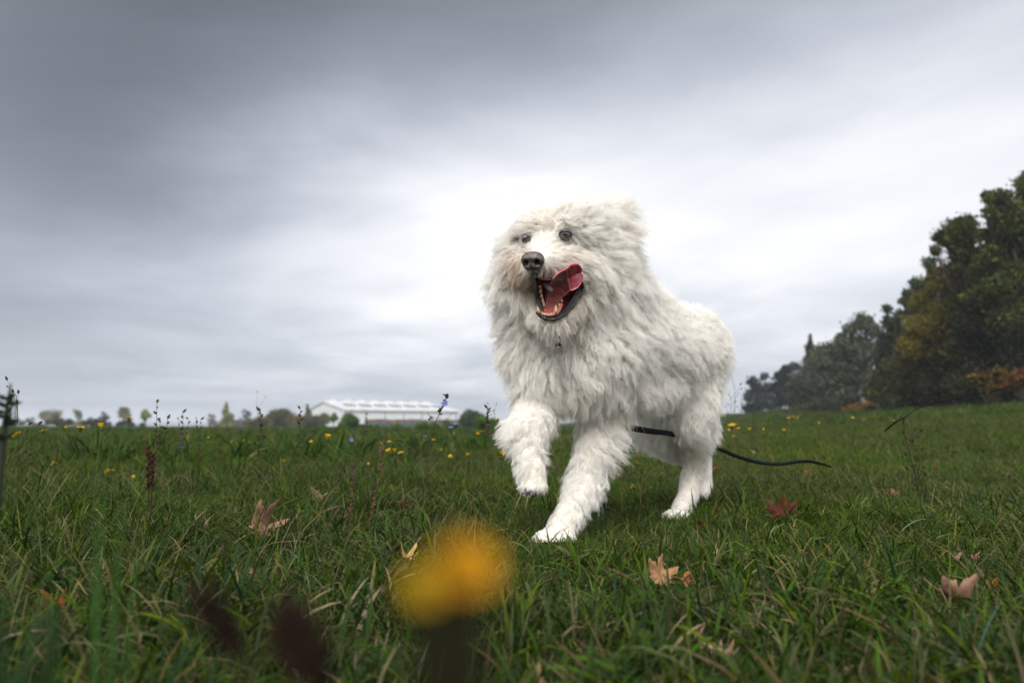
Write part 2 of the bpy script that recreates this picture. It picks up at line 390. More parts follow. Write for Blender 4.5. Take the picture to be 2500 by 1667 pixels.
# undergrowth along the wood, each bush its own thing
ug = 'bushes at the foot of the tree row'
BR = (.026, .028, .012)
for lab, lst, D, c_, tp_ in (
    ('long low green hedge bush in front of the willow', [(1945, 1000, 16), (1975, 998, 20), (2010, 994, 22), (2045, 988, 24), (2080, 984, 24), (1915, 1005, 12)], 70, (.055, .070, .018), None),
    ('small dark green bush at the left end of the hedge', [(1880, 1008, 12), (1860, 1012, 9), (1900, 1004, 12)], 84, (.045, .060, .024), None),
    ('low orange brown bush at the meadow edge below the willow', [(2062, 1004, 10), (2085, 998, 14), (2112, 992, 16)], 57, ORG, None),
    ('larger orange bush right of the low orange brown bush', [(2140, 986, 17), (2168, 981, 19), (2192, 977, 19)], 53, (.22, .12, .022), None),
    ('olive green bush between willow and the dark thicket', [(2150, 930, 30), (2170, 965, 30), (2190, 900, 34), (2135, 960, 22)], 50, (.060, .062, .016), None),
    ('brown green bush below the yellow autumn tree', [(2225, 890, 38), (2215, 940, 36), (2250, 920, 40), (2235, 970, 34)], 43, (.050, .046, .014), None),
    ('dark bush with drooping twigs under the yellow tree', [(2290, 880, 46), (2280, 930, 42), (2320, 920, 44), (2300, 965, 34), (2330, 830, 40)], 39, (.032, .030, .012), ((.10, .07, .015), .07)),
    ('tall dark thicket bush below the tallest tree', [(2380, 780, 44), (2370, 840, 48), (2400, 900, 50), (2350, 930, 40), (2420, 830, 48), (2380, 960, 34)], 35, BR, ((.08, .06, .015), .06)),
    ('very dark thicket bush at the right picture edge', [(2460, 800, 52), (2500, 850, 56), (2460, 900, 50), (2520, 920, 50), (2560, 820, 60), (2450, 950, 34)], 33, (.022, .025, .011), None),
    ('long dark hedge bush in the shade at the foot of the thicket', [(2130, 1000, 16), (2170, 996, 20), (2215, 990, 22), (2260, 985, 24), (2310, 980, 26), (2360, 976, 26), (2410, 972, 26), (2460, 968, 26), (2510, 965, 28)], 41, (.022, .030, .012), None),
    ('low yellowish bush in front of the dark thicket', [(2385, 925, 20), (2408, 918, 22), (2420, 938, 22), (2440, 912, 18)], 30, (.105, .072, .014), None),
    ('reddish brown low bush at the right picture edge', [(2470, 925, 22), (2495, 915, 22), (2520, 930, 24)], 29, (.11, .055, .018), None)):
    plant('bush', lab, 'bush', pixel_blobs(lst, D, .6), c_, tip=tp_, trunk=False, dens=8, group=ug, woody='stems', trunk_r=.05)

# far left: trees and shrubs on the horizon
lg = 'small trees along the left horizon'
def far_tree(label, px, top, hw, D, c_, kind='round', name='tree', dens=5, basey=1042, var=.25):
    bl = []
    if kind == 'round':
        for k in range(9):
            f = random.random(); y = top + hw * .4 + (basey - top - hw * .5) * f; ww = hw * (1 - .5 * abs(f - .45))
            bl.append((W(px + random.uniform(-.6, .6) * ww, y, D + random.uniform(-1, 1)), hw * .38 / 1667 * D))
    elif kind == 'lollipop':
        for k in range(9):
            a = random.uniform(0, 6.28); q = random.random() ** .5
            bl.append((W(px + math.cos(a) * q * hw * .65, top + hw * .9 + math.sin(a) * q * hw * .7, D + random.uniform(-1, 1)), hw * .4 / 1667 * D))
    elif kind == 'cone':
        for k in range(12):
            f = k / 11; bl.append((W(px + random.uniform(-.5, .5) * hw * f, top + 4 + (basey - top - 6) * f, D + random.uniform(-1, 1)), (2.5 + hw * .5 * f) / 1667 * D))
    elif kind == 'low':
        for k in range(10):
            q = random.uniform(-.8, .8); bl.append((W(px + q * hw, basey - (basey - top) * random.uniform(.3, 1) * math.sqrt(1 - q * q) * .8, D + random.uniform(-1, 1)), (basey - top) * .36 / 1667 * D))
    cat = 'bush' if kind == 'low' else 'tree'
    plant(name, label, cat, bl, tuple(min(.3, q * 1.25) for q in c_), var=var, dens=dens * 2.2, group=lg if cat == 'tree' else 'bushes along the left horizon', size=.0011 * D, shell=.15,
          woody='trunk' if cat == 'tree' else 'stems', trunk_r=.0006 * D)
GT = (.17, .175, .11); GL = (.19, .20, .08); BARE = (.16, .15, .14); OB = (.060, .062, .018)  # GT, GL and BARE paled: haze of distance put into the colour
far_tree('thin bare sapling nearest the left picture edge', 38, 968, 9, 120, BARE, 'cone', 'sapling', 2)
far_tree('small bare tree low on the horizon left of the pale round tree', 72, 1012, 16, 130, BARE, 'round', 'tree', 2)
far_tree('wide pale loose tree above the olive bush at far left', 122, 988, 32, 135, GT, 'round', 'tree', 4)
far_tree('dense olive bush under the wide pale tree at far left', 138, 1020, 46, 120, OB, 'low', 'bush', 12)
far_tree('pale feathery tree right of the olive bush', 192, 992, 20, 135, GT, 'round', 'tree', 3)
far_tree('very thin bare tree between feathery tree and red brown tree', 222, 1006, 14, 140, BARE, 'round', 'tree', 2)
far_tree('sparse red brown small tree over a dark bush', 253, 1003, 17, 130, (.10, .06, .06), 'lollipop', 'tree', 2)
far_tree('dark low bush under the sparse red brown tree', 232, 1023, 34, 115, (.035, .042, .016), 'low', 'bush', 12)
far_tree('rounded pale green tree above the second dark bush', 305, 988, 22, 130, GT, 'lollipop', 'tree', 5)
far_tree('dark low bush at the foot of the rounded pale green tree', 320, 1024, 36, 115, (.035, .042, .016), 'low', 'bush', 12)
far_tree('yellow tinged egg shaped tree alone at the right of the left group', 354, 996, 17, 125, GL, 'lollipop', 'tree', 5)
far_tree('bare shrubby tree left of the cone shaped light green tree', 520, 1006, 18, 140, BARE, 'round', 'tree', 2)
far_tree('light green cone shaped tree in the middle of the left horizon', 552, 977, 26, 140, GL, 'cone', 'tree', 6)
far_tree('loose grey green tree leaning on the cone shaped tree', 572, 1002, 20, 145, GT, 'round', 'tree', 5)
far_tree('bare grey tree right of the cone shaped tree', 597, 991, 22, 145, (.10, .095, .095), 'round', 'tree', 2)
far_tree('low yellowish bush beside the bare grey tree', 632, 1016, 32, 130, (.11, .10, .035), 'low', 'bush', 10)
far_tree('dense round olive tree left of the warehouse', 688, 993, 44, 135, (.075, .080, .025), 'round', 'tree', 12)
far_tree('yellow brown bush between olive tree and warehouse', 728, 1012, 26, 128, (.12, .095, .03), 'low', 'bush', 10)
far_tree('tall leafy tree touching the left end of the warehouse', 750, 984, 22, 125, (.085, .095, .038), 'cone', 'tree', 9)
far_tree('olive bush in front of the warehouse gable', 772, 1003, 30, 118, (.080, .085, .035), 'low', 'bush', 12)
far_tree('small young green tree before the warehouse corner', 817, 1008, 13, 70, (.060, .095, .025), 'lollipop', 'tree', 9)
far_tree('bright green bush below the warehouse eaves', 852, 1010, 20, 60, (.055, .10, .022), 'low', 'bush', 14)
far_tree('isolated dark round bush right of the warehouse', 1152, 1003, 27, 90, (.035, .052, .022), 'low', 'bush', 14)
for (px, top, hw, D, lab) in ((60, 1027, 60, 150, 'long low scrub strip below the bare tree at far left'), (185, 1026, 55, 150, 'long low scrub strip below the pale feathery tree'), (282, 1028, 50, 150, 'low scrub strip between the two dark low bushes'),
                              (575, 1026, 60, 160, 'low scrub strip at the feet of the cone shaped tree'), (660, 1022, 60, 150, 'low scrub strip below the dense round olive tree'), (1190, 1032, 40, 120, 'low scrub strip right of the isolated dark round bush')):
    far_tree(lab, px, top, hw, D, (.075, .080, .035), 'low', 'bush', 12, 1044)
for k, (px, top, hw, D, lab) in enumerate(((1035, 1030, 30, 30, 'green weed bush below the right half of the warehouse'), (1085, 1026, 34, 32, 'green weed bush under the blue flowers left of the dog'),
                                  (1185, 1018, 30, 28, 'green weed bush beside the raised paw'), (900, 1034, 34, 34, 'green weed bush in the meadow before the warehouse middle'),
                                  (965, 1036, 30, 33, 'flat green weed bush before the brown fence'), (820, 1034, 40, 36, 'low green weed bush below the young tree'))):
    far_tree(lab, px, top, hw, D, (.048, .090, .020), 'low', 'bush', 12, 1050)

# ------------------------------------------------------------------ warehouse
m_wall = simple_mat('white_cladding', (.60, .60, .62), .6, .3, .3, var=.06)
m_gable = simple_mat('grey_cladding', (.52, .52, .54), .6, .3, .3, var=.06)
m_roofm = simple_mat('roof_sheet', (.56, .56, .57), .45, .4, .2, var=.05)
m_skyl = simple_mat('skylight_glass', (.22, .23, .24), .3, .5, 1)
m_vent = simple_mat('vent_white', (.6, .6, .6), .5, .3, 1)
m_fence = simple_mat('brown_fence', (.12, .075, .055), .85, .1, .6, var=.5)
m_net = simple_mat('green_net', (.03, .07, .055), .85, .1, .5, var=.3)
ware = empty('warehouse', (-58.6, 240, 0), (0, 0, math.radians(33)))
tag(ware, 'long white warehouse with a shallow pitched roof on the horizon', 'warehouse')
L_, Wd, HE, HR = 45.0, 46.0, 5.9, 9.2
def prism(mb, L, Wd, z0, he, hr, x0=0):
    V = [(x0, 0, z0), (x0 + L, 0, z0), (x0 + L, Wd, z0), (x0, Wd, z0), (x0, 0, he), (x0 + L, 0, he), (x0 + L, Wd, he), (x0, Wd, he), (x0, Wd / 2, hr), (x0 + L, Wd / 2, hr)]
    mb.add(V, [(0, 1, 5, 4), (1, 2, 6, 9, 5), (2, 3, 7, 6), (3, 0, 4, 8, 7)])
mb = MB(); prism(mb, L_, Wd, -.3, HE, HR); mb.build('wall', m_wall, ware, False)
mb = MB(); t_ = .35
for s in (0, 1):
    ya, yb = (-.6, Wd / 2) if s == 0 else (Wd + .6, Wd / 2)
    V = [(-.5, ya, HE), (L_ + .5, ya, HE), (L_ + .5, yb, HR + .1), (-.5, yb, HR + .1)]
    V += [(x, y, z + t_) for x, y, z in V]
    mb.add(V, [(0, 3, 2, 1), (4, 5, 6, 7), (0, 1, 5, 4), (1, 2, 6, 5), (2, 3, 7, 6), (3, 0, 4, 7)])
roof_o = mb.build('roof', m_roofm, ware, False)
for k in range(7):
    mb = MB(); x = 3.5 + k * 6.0; y0, y1 = 7.5, 12.0
    zf = lambda y: HE + (HR - HE) * y / (Wd / 2) + .5
    V = [(x, y0, zf(y0)), (x + 3.4, y0, zf(y0)), (x + 3.4, y1, zf(y1)), (x, y1, zf(y1))]; V += [(a, b_, c + .5) for a, b_, c in V]
    mb.add(V, [(0, 3, 2, 1), (4, 5, 6, 7), (0, 1, 5, 4), (1, 2, 6, 5), (2, 3, 7, 6), (3, 0, 4, 7)]); mb.build('skylight', m_skyl, roof_o, False)
for k in range(8):
    mb = MB(); x = 1.5 + k * 5.6; mb.box((x, Wd / 2 - .8, HR + .3), (x + 3.2, Wd / 2 + .8, HR + 1.1)); mb.build('roof_vent', m_vent, roof_o, False)
for k in range(7):
    mb = MB(); x = .3 + k * 7.3; mb.box((x, -.35, 0), (x + .22, -.02, HE)); mb.build('downpipe', simple_mat('pipe_grey', (.3, .3, .32), .5) if k == 0 else bpy.data.materials['pipe_grey'], ware, False)
mb = MB(); mb.box((-.5, -.75, HE - .15), (L_ + .5, -.6, HE + .35)); mb.build('gutter', m_vent, ware, False)
fen = empty('fence', (-52, 225, 0), (0, 0, math.radians(33)))
tag(fen, 'brown panel fence with green netting in front of the warehouse wall', 'fence')
for k in range(12):
    mb = MB(); mb.box((4 + k * 4.0, 0, 1.2), (7.9 + k * 4.0, .12, 2.6 + .12 * math.sin(k * 2))); mb.build('panel', m_fence, fen, False)
    mb = MB(); mb.box((4 + k * 4.0, -.1, -.1), (7.9 + k * 4.0, -.02, 1.25)); mb.build('netting', m_net, fen, False)
    mb = MB(); mb.box((3.86 + k * 4.0, -.05, -.1), (4.0 + k * 4.0, .1, 2.9)); mb.build('post', m_fence, fen, False)

# ------------------------------------------------------------------ grass
m_grass = leaf_mat('grass_blade', trans=.30, rough=.55, spec=.16, objrand=.18, patch=(1.6, 2.5, (.75, .72, .55, 1)), sat=1.12)
GREEN = np.array([(.024, .052, .003), (.036, .070, .004), (.014, .036, .004), (.062, .088, .009), (.028, .052, .008), (.078, .090, .040)])
DRY = np.array([(.17, .13, .07), (.13, .11, .06), (.09, .065, .035), (.21, .17, .11)])
def blade_strips(n, rad, hmin, hmax, wmin, wmax, dry=.1, lean=.6, seg=4, spread=True, pal=GREEN):
    th = rng.random(n) * 6.283; rr = rad * np.sqrt(rng.random(n)); base = np.stack([rr * np.cos(th), rr * np.sin(th), np.full(n, -.012)], 1)
    h = hmin + (hmax - hmin) * rng.random(n) ** 1.6; wd = wmin + (wmax - wmin) * rng.random(n)
    az_ = rng.random(n) * 6.283; d = np.stack([np.cos(az_), np.sin(az_)], 1); side = np.stack([-d[:, 1], d[:, 0]], 1)
    ln = lean * (.25 + 1.1 * rng.random(n)); tw = rng.normal(size=n) * .6
    V = np.zeros((n, 2 * seg + 1, 3))
    for k in range(seg + 1):
        t = k / seg
        a = ln * t * 1.1
        out = h * (np.sin(a * 1.2) * t * .9); up = h * t * np.cos(a * .75)
        c = np.stack([base[:, 0] + d[:, 0] * out, base[:, 1] + d[:, 1] * out, base[:, 2] + up], 1)
        if k == seg: V[:, 2 * seg] = c
        else:
            ww = wd * (1 - .75 * t ** 1.8) * .5
            sx = side[:, 0] * np.cos(tw * t) ; sy = side[:, 1] * np.cos(tw * t); sz = np.sin(tw * t)
            s = np.stack([sx, sy, sz], 1) * ww[:, None]
            V[:, 2 * k] = c - s; V[:, 2 * k + 1] = c + s
    F = []
    for k in range(seg - 1): F.append((2 * k, 2 * k + 1, 2 * k + 3, 2 * k + 2))
    quads = np.array(F)
    tri = np.array([2 * seg - 2, 2 * seg - 1, 2 * seg, 2 * seg])
    off = (np.arange(n) * (2 * seg + 1))[:, None, None]
    Q = (off + quads[None]).reshape(-1, 4); T = (np.arange(n) * (2 * seg + 1))[:, None] + tri[None, :3]
    isd = rng.random(n) < dry
    cc = pal[rng.integers(0, len(pal), n)] * (1 + .22 * rng.normal(size=(n, 1)))
    cc[isd] = DRY[rng.integers(0, len(DRY), isd.sum())] * (1 + .2 * rng.normal(size=(isd.sum(), 1)))
    cc = np.clip(cc, .01, .5)
    cols = np.repeat(cc, 2 * seg + 1, 0).reshape(n, -1, 3)
    tt = np.concatenate([np.repeat(np.arange(seg) / seg, 2), [1]])
    cols = cols * (.75 + .5 * tt)[None, :, None]     # paler towards the tip
    cols = np.concatenate([cols.reshape(-1, 3), np.ones((n * (2 * seg + 1), 1))], 1)
    return V.reshape(-1, 3), Q, T, cols
def mixed_mesh(name, V, Q, T, cols):
    me = bpy.data.meshes.new(name); me.vertices.add(len(V)); me.vertices.foreach_set('co', np.asarray(V, np.float32).ravel())
    nl = Q.size + T.size; me.loops.add(nl); me.loops.foreach_set('vertex_index', np.concatenate([Q.ravel(), T.ravel()]).astype(np.int32))
    me.polygons.add(len(Q) + len(T)); me.polygons.foreach_set('loop_start', np.concatenate([np.arange(len(Q)) * 4, Q.size + np.arange(len(T)) * 3]).astype(np.int32))
    me.polygons.foreach_set('use_smooth', np.full(len(Q) + len(T), True)); me.update(calc_edges=True)
    a = me.attributes.new('col', 'FLOAT_COLOR', 'POINT'); a.data.foreach_set('color', cols.astype(np.float32).ravel()); me.materials.append(m_grass)
    return me
def proto_collection(name, specs):
    pc = bpy.data.collections.new(name)
    for k, kw in enumerate(specs):
        me = mixed_mesh(name, *blade_strips(**kw)); o = bpy.data.objects.new('%s_%02d' % (name, k), me); pc.objects.link(o)
    return pc
def scatter(name, pc, P, S, label_kind='stuff'):
    """one stuff object: real blades instanced on scattered points"""
    me = bpy.data.meshes.new(name); me.vertices.add(len(P)); me.vertices.foreach_set('co', np.asarray(P, np.float32).ravel())
    a = me.attributes.new('sc', 'FLOAT', 'POINT'); a.data.foreach_set('value', np.asarray(S, np.float32))
    a = me.attributes.new('idx', 'INT', 'POINT'); a.data.foreach_set('value', rng.integers(0, len(pc.objects), len(P)).astype(np.int32))
    a = me.attributes.new('rot', 'FLOAT_VECTOR', 'POINT')
    r = np.zeros((len(P), 3), np.float32); r[:, 2] = rng.random(len(P)) * 6.283; r[:, :2] = rng.normal(size=(len(P), 2)) * .13; a.data.foreach_set('vector', r.ravel())
    o = bpy.data.objects.new(name, me); col.objects.link(o)
    ng = bpy.data.node_groups.new(name + '_nodes', 'GeometryNodeTree')
    ng.interface.new_socket('Geometry', in_out='INPUT', socket_type='NodeSocketGeometry'); ng.interface.new_socket('Geometry', in_out='OUTPUT', socket_type='NodeSocketGeometry')
    N, Lk = ng.nodes, ng.links
    gi = N.new('NodeGroupInput'); go = N.new('NodeGroupOutput')
    ci = N.new('GeometryNodeCollectionInfo'); ci.inputs[0].default_value = pc; ci.inputs['Separate Children'].default_value = True; ci.inputs['Reset Children'].default_value = True
    ip = N.new('GeometryNodeInstanceOnPoints'); ip.inputs['Pick Instance'].default_value = True
    def attr(nm, ty):
        n = N.new('GeometryNodeInputNamedAttribute'); n.data_type = ty; n.inputs[0].default_value = nm
        return [s for s in n.outputs if s.enabled and s.name == 'Attribute'][0]
    Lk.new(gi.outputs[0], ip.inputs['Points']); Lk.new(ci.outputs[0], ip.inputs['Instance'])
    Lk.new(attr('idx', 'INT'), ip.inputs['Instance Index']); Lk.new(attr('rot', 'FLOAT_VECTOR'), ip.inputs['Rotation']); Lk.new(attr('sc', 'FLOAT'), ip.inputs['Scale'])
    Lk.new(ip.outputs[0], go.inputs[0])
    md = o.modifiers.new('scatter', 'NODES'); md.node_group = ng
    tag(o, kind='stuff'); return o

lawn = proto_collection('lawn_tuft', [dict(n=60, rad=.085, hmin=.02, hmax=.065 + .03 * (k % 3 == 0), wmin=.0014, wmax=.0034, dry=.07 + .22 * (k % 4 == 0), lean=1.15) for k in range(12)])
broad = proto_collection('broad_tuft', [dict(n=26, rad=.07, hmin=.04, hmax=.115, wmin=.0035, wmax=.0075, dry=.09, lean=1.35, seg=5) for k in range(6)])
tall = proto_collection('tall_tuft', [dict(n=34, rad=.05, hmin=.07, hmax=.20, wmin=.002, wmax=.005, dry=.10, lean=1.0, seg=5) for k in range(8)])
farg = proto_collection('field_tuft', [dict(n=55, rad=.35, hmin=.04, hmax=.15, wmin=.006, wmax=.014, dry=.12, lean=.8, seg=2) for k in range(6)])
def wedge(n, r0, r1, power=1.0, half=.86):
    """points in the sector ahead of the camera"""
    y = r0 + (r1 - r0) * rng.random(n) ** power
    x = (rng.random(n) * 2 - 1) * (y * half + .7)
    return x, y
LEAF_SPOTS = ((636, 1292, 70), (774, 1215, 30), (603, 1414, 50), (994, 1362, 52), (1610, 1408, 82), (1672, 1422, 46), (1902, 1250, 92), (2332, 1458, 120), (2420, 1438, 48),
              (2332, 1367, 34), (2376, 1370, 28), (1705, 1574, 52), (1768, 1607, 72), (132, 1482, 70), (176, 1446, 40), (740, 1660, 60), (985, 1238, 36))
def off_leaves(P):
    # grass is pressed flat where a fallen leaf lies or a paw stands
    px, py, dd = project(P); k = np.ones(len(P), bool)
    for (x, y, w_) in LEAF_SPOTS: k &= ~((np.abs(px - x) < w_ * .55) & (py > y + 5) & (py < y + w_ * .7 + 12))
    for (x, y, w_) in ((1350, 1290, 130), (1650, 1235, 100)): k &= ~((np.abs(px - x) < w_ * .55) & (py > y) & (py < y + w_ * .75) & (rng.random(len(px)) < .15))
    return k
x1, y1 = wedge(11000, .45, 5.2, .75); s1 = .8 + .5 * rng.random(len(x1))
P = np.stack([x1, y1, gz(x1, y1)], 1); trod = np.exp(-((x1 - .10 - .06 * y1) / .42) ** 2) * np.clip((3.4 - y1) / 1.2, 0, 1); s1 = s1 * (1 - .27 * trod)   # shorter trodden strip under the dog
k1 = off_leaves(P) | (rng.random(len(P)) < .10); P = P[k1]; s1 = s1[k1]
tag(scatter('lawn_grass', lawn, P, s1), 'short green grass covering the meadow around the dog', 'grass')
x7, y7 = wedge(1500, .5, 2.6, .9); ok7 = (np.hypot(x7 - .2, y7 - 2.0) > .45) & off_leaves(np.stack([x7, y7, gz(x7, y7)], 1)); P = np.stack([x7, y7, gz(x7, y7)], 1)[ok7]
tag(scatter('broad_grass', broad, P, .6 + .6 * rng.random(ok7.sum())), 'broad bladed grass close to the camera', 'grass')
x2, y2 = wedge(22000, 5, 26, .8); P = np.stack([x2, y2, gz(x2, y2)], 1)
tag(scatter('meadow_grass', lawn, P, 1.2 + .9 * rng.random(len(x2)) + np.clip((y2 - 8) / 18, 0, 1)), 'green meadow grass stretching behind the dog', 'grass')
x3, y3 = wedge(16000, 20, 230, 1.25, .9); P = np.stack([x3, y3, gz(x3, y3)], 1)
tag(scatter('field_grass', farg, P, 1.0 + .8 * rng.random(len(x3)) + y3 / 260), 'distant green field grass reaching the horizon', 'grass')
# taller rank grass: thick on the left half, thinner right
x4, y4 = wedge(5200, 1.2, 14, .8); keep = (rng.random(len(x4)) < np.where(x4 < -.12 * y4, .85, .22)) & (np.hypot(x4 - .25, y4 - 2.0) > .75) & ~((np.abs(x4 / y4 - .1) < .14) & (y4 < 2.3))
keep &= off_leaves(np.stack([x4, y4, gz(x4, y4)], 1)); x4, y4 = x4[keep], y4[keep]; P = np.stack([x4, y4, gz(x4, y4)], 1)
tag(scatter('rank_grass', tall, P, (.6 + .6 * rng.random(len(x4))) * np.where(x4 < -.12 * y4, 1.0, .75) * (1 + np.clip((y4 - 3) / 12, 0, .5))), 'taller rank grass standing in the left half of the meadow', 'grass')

# broad weed leaves
def weed_spec(n, s):
    V, Q, T, Cc = [], [], [], []
    return None
weed = proto_collection('weed', [dict(n=16, rad=.03, hmin=.03, hmax=.08, wmin=.010, wmax=.020, dry=.03, lean=1.3, seg=5, pal=GREEN[[1, 3, 5]] * .9) for k in range(4)])
x5, y5 = wedge(900, .7, 12, .9); P = np.stack([x5, y5, gz(x5, y5)], 1); ok = np.hypot(x5 - .25, y5 - 2) > .5
tag(scatter('weed_leaves', weed, P[ok], .6 + .7 * rng.random(ok.sum())), 'broad leaved weeds scattered between the grass', 'weeds')
leafyw = proto_collection('tall_weed', [dict(n=60, rad=.12, hmin=.08, hmax=.34, wmin=.010, wmax=.024, dry=.06, lean=.9, seg=4, pal=GREEN[[0, 2, 1]]) for k in range(4)])
x6, y6 = wedge(900, 5, 30, 1.0); k6 = (x6 < -.03 * y6); P = np.stack([x6, y6, gz(x6, y6)], 1)[k6]
tag(scatter('tall_weeds', leafyw, P, .55 + .5 * rng.random(k6.sum())), 'knee high leafy weeds in the meadow left of the dog', 'weeds')

# ------------------------------------------------------------------ dog
def mat_fur():
    m, nt, b, e = new_mat('fur')
    at = nt.nodes.new('ShaderNodeAttribute'); at.attribute_name = 'tan'
    hi = nt.nodes.new('ShaderNodeHairInfo')
    rnd = e.ramp(hi.outputs['Random'], [(0, (.86, .825, .765)), (.5, (.94, .925, .895)), (1, (.97, .965, .945))], 'LINEAR')
    c = e.mix(at.outputs['Fac'], rnd, (.50, .33, .19, 1))
    at2 = nt.nodes.new('ShaderNodeAttribute'); at2.attribute_name = 'dark'
    c = e.mix(at2.outputs['Fac'], c, (.055, .045, .045, 1))
    nt.links.new(c, b.inputs['Base Color']); b.inputs['Roughness'].default_value = .45; b.inputs['Specular IOR Level'].default_value = .25
    tr = nt.nodes.new('ShaderNodeBsdfTranslucent'); nt.links.new(c, tr.inputs['Color'])
    ms = nt.nodes.new('ShaderNodeMixShader'); ms.inputs[0].default_value = .35
    nt.links.new(b.outputs[0], ms.inputs[1]); nt.links.new(tr.outputs[0], ms.inputs[2]); nt.links.new(ms.outputs[0], nt.nodes['Material Output'].inputs[0])
    return m
m_fur = mat_fur()
m_skin = simple_mat('undercoat', (.74, .70, .62), .9, .05, 60, var=.12)
m_nose, nt, b, e = new_mat('nose_leather')
ob = nt.nodes.new('ShaderNodeTexCoord').outputs['Object']
nf = e.noise(ob, 90, 4, .7); vor = nt.nodes.new('ShaderNodeTexVoronoi'); vor.inputs['Scale'].default_value = 520; nt.links.new(ob, vor.inputs['Vector'])
at = nt.nodes.new('ShaderNodeAttribute'); at.attribute_name = 'col'
nt.links.new(e.mix(1.0, e.ramp(nf, [(.35, (.030, .022, .024)), (.65, (.13, .095, .095))]), at.outputs['Color'], 'MULTIPLY'), b.inputs['Base Color'])
b.inputs['Roughness'].default_value = .38; b.inputs['Specular IOR Level'].default_value = .5
bn = nt.nodes.new('ShaderNodeBump'); bn.inputs['Strength'].default_value = .5; bn.inputs['Distance'].default_value = .0008
nt.links.new(vor.outputs['Distance'], bn.inputs['Height']); nt.links.new(bn.outputs[0], b.inputs['Normal'])
m_lip = simple_mat('lip_black', (.016, .015, .017), .3, .5, 200, (.6, .001, 260), var=.3)
def wet(name, dark, light, sc=120, rough=.25):
    m, nt, b, e = new_mat(name); ob = nt.nodes.new('ShaderNodeTexCoord').outputs['Object']
    at = nt.nodes.new('ShaderNodeAttribute'); at.attribute_name = 'col'
    nt.links.new(e.mix(1.0, e.ramp(e.noise(ob, sc, 4, .6), [(.3, dark), (.7, light)]), at.outputs['Color'], 'MULTIPLY'), b.inputs['Base Color'])
    b.inputs['Roughness'].default_value = rough; b.inputs['Subsurface Weight'].default_value = .15; b.inputs['Subsurface Radius'].default_value = (.006, .002, .001)
    bn = nt.nodes.new('ShaderNodeBump'); bn.inputs['Strength'].default_value = .35; bn.inputs['Distance'].default_value = .0008
    nt.links.new(e.noise(ob, 700, 3, .6), bn.inputs['Height']); nt.links.new(bn.outputs[0], b.inputs['Normal']); return m
m_mouth = wet('mouth_lining', (.30, .075, .07), (.48, .15, .14))
m_tongue = wet('tongue', (.30, .085, .095), (.45, .15, .155), 90)
m_tooth = simple_mat('tooth', (.62, .47, .25), .3, .5, 150, var=.2)
m_pad = simple_mat('paw_pad', (.03, .025, .025), .6, .3, 200, var=.3)
m_claw = simple_mat('claw', (.10, .08, .07), .4, .4, 200, var=.3)

dog_base = Vector((0.28, 2.02, 0)); dog_base.z = float(gz(dog_base.x, dog_base.y))
dog = empty('dog', dog_base)
tag(dog, 'big shaggy white dog trotting over the grass with one forepaw raised, licking its lips', 'dog')

CH = []   # capsules: (p0, r0, p1, r1)
def cap(*pts):
    q = [(W(a, b_, d), r) for a, b_, d, r in pts]
    if len(q) == 1: CH.append((q[0][0], q[0][1], q[0][0], q[0][1]))
    for s, t in zip(q[:-1], q[1:]): CH.append((s[0], s[1], t[0], t[1]))
# trunk
cap((1425, 845, 1.90, .140), (1510, 800, 2.02, .139), (1600, 850, 2.15, .129), (1670, 848, 2.30, .121))
cap((1440, 905, 1.90, .105), (1560, 915, 2.06, .095), (1640, 915, 2.24, .090))
cap((1340, 860, 1.88, .085), (1430, 840, 1.90, .14))
# neck and ruff
cap((1425, 845, 1.90, .14), (1430, 710, 1.87, .108), (1415, 620, 1.80, .082))
cap((1310, 770, 1.87, .085), (1440, 730, 1.88, .12)); cap((1460, 668, 1.87, .080), (1490, 752, 1.95, .110))
cap((1275, 690, 1.82, .060), (1400, 660, 1.86, .10)); cap((1300, 860, 1.88, .070), (1330, 780, 1.87, .085))
# skull, brow, cheeks, muzzle
cap((1362, 574, 1.735, .076), (1400, 564, 1.78, .076)); cap((1314, 584, 1.73, .052), (1370, 562, 1.74, .064))
cap((1330, 560, 1.70, .045)); cap((1300, 560, 1.705, .034)); cap((1382, 552, 1.705, .036))
cap((1440, 608, 1.79, .056)); cap((1278, 628, 1.77, .040))
cap((1318, 640, 1.610, .026), (1325, 622, 1.65, .034), (1332, 600, 1.70, .045))
cap((1340, 640, 1.630, .030), (1362, 638, 1.67, .036), (1395, 640, 1.72, .045)); cap((1296, 646, 1.635, .022), (1285, 650, 1.68, .030), (1290, 640, 1.74, .05))
# ears folded back
cap((1455, 520, 1.82, .028), (1488, 527, 1.84, .030), (1508, 600, 1.86, .022)); cap((1272, 575, 1.80, .022), (1258, 615, 1.82, .018))
# lower jaw around the open mouth
cap((1345, 792, 1.668, .013), (1375, 782, 1.682, .015), (1402, 757, 1.705, .018), (1428, 722, 1.74, .024))
cap((1345, 792, 1.668, .013), (1318, 782, 1.685, .013), (1298, 745, 1.72, .020), (1290, 705, 1.74, .026))
cap((1350, 800, 1.70, .024), (1370, 770, 1.76, .035), (1400, 740, 1.83, .06))
# forelegs
cap((1500, 850, 1.95, .090), (1480, 985, 1.94, .054), (1454, 1070, 1.90, .039), (1430, 1160, 1.86, .034), (1396, 1240, 1.81, .033), (1364, 1302, 1.775, .036))
for x in (1338, 1358, 1380, 1400): cap((1368, 1300, 1.785, .025), ((x - 1369) * 1.18 + 1354, 1315 + (4 if 1350 < x < 1390 else 0), 1.726, .0165))
cap((1330, 890, 1.88, .085), (1318, 985, 1.86, .050), (1282, 1055, 1.76, .039), (1292, 1120, 1.73, .032), (1298, 1165, 1.72, .033))
for x in (1284, 1297, 1310, 1320): cap((1298, 1165, 1.72, .026), (x, 1188, 1.695 + .006 * abs(x - 1302) / 10, .0165))
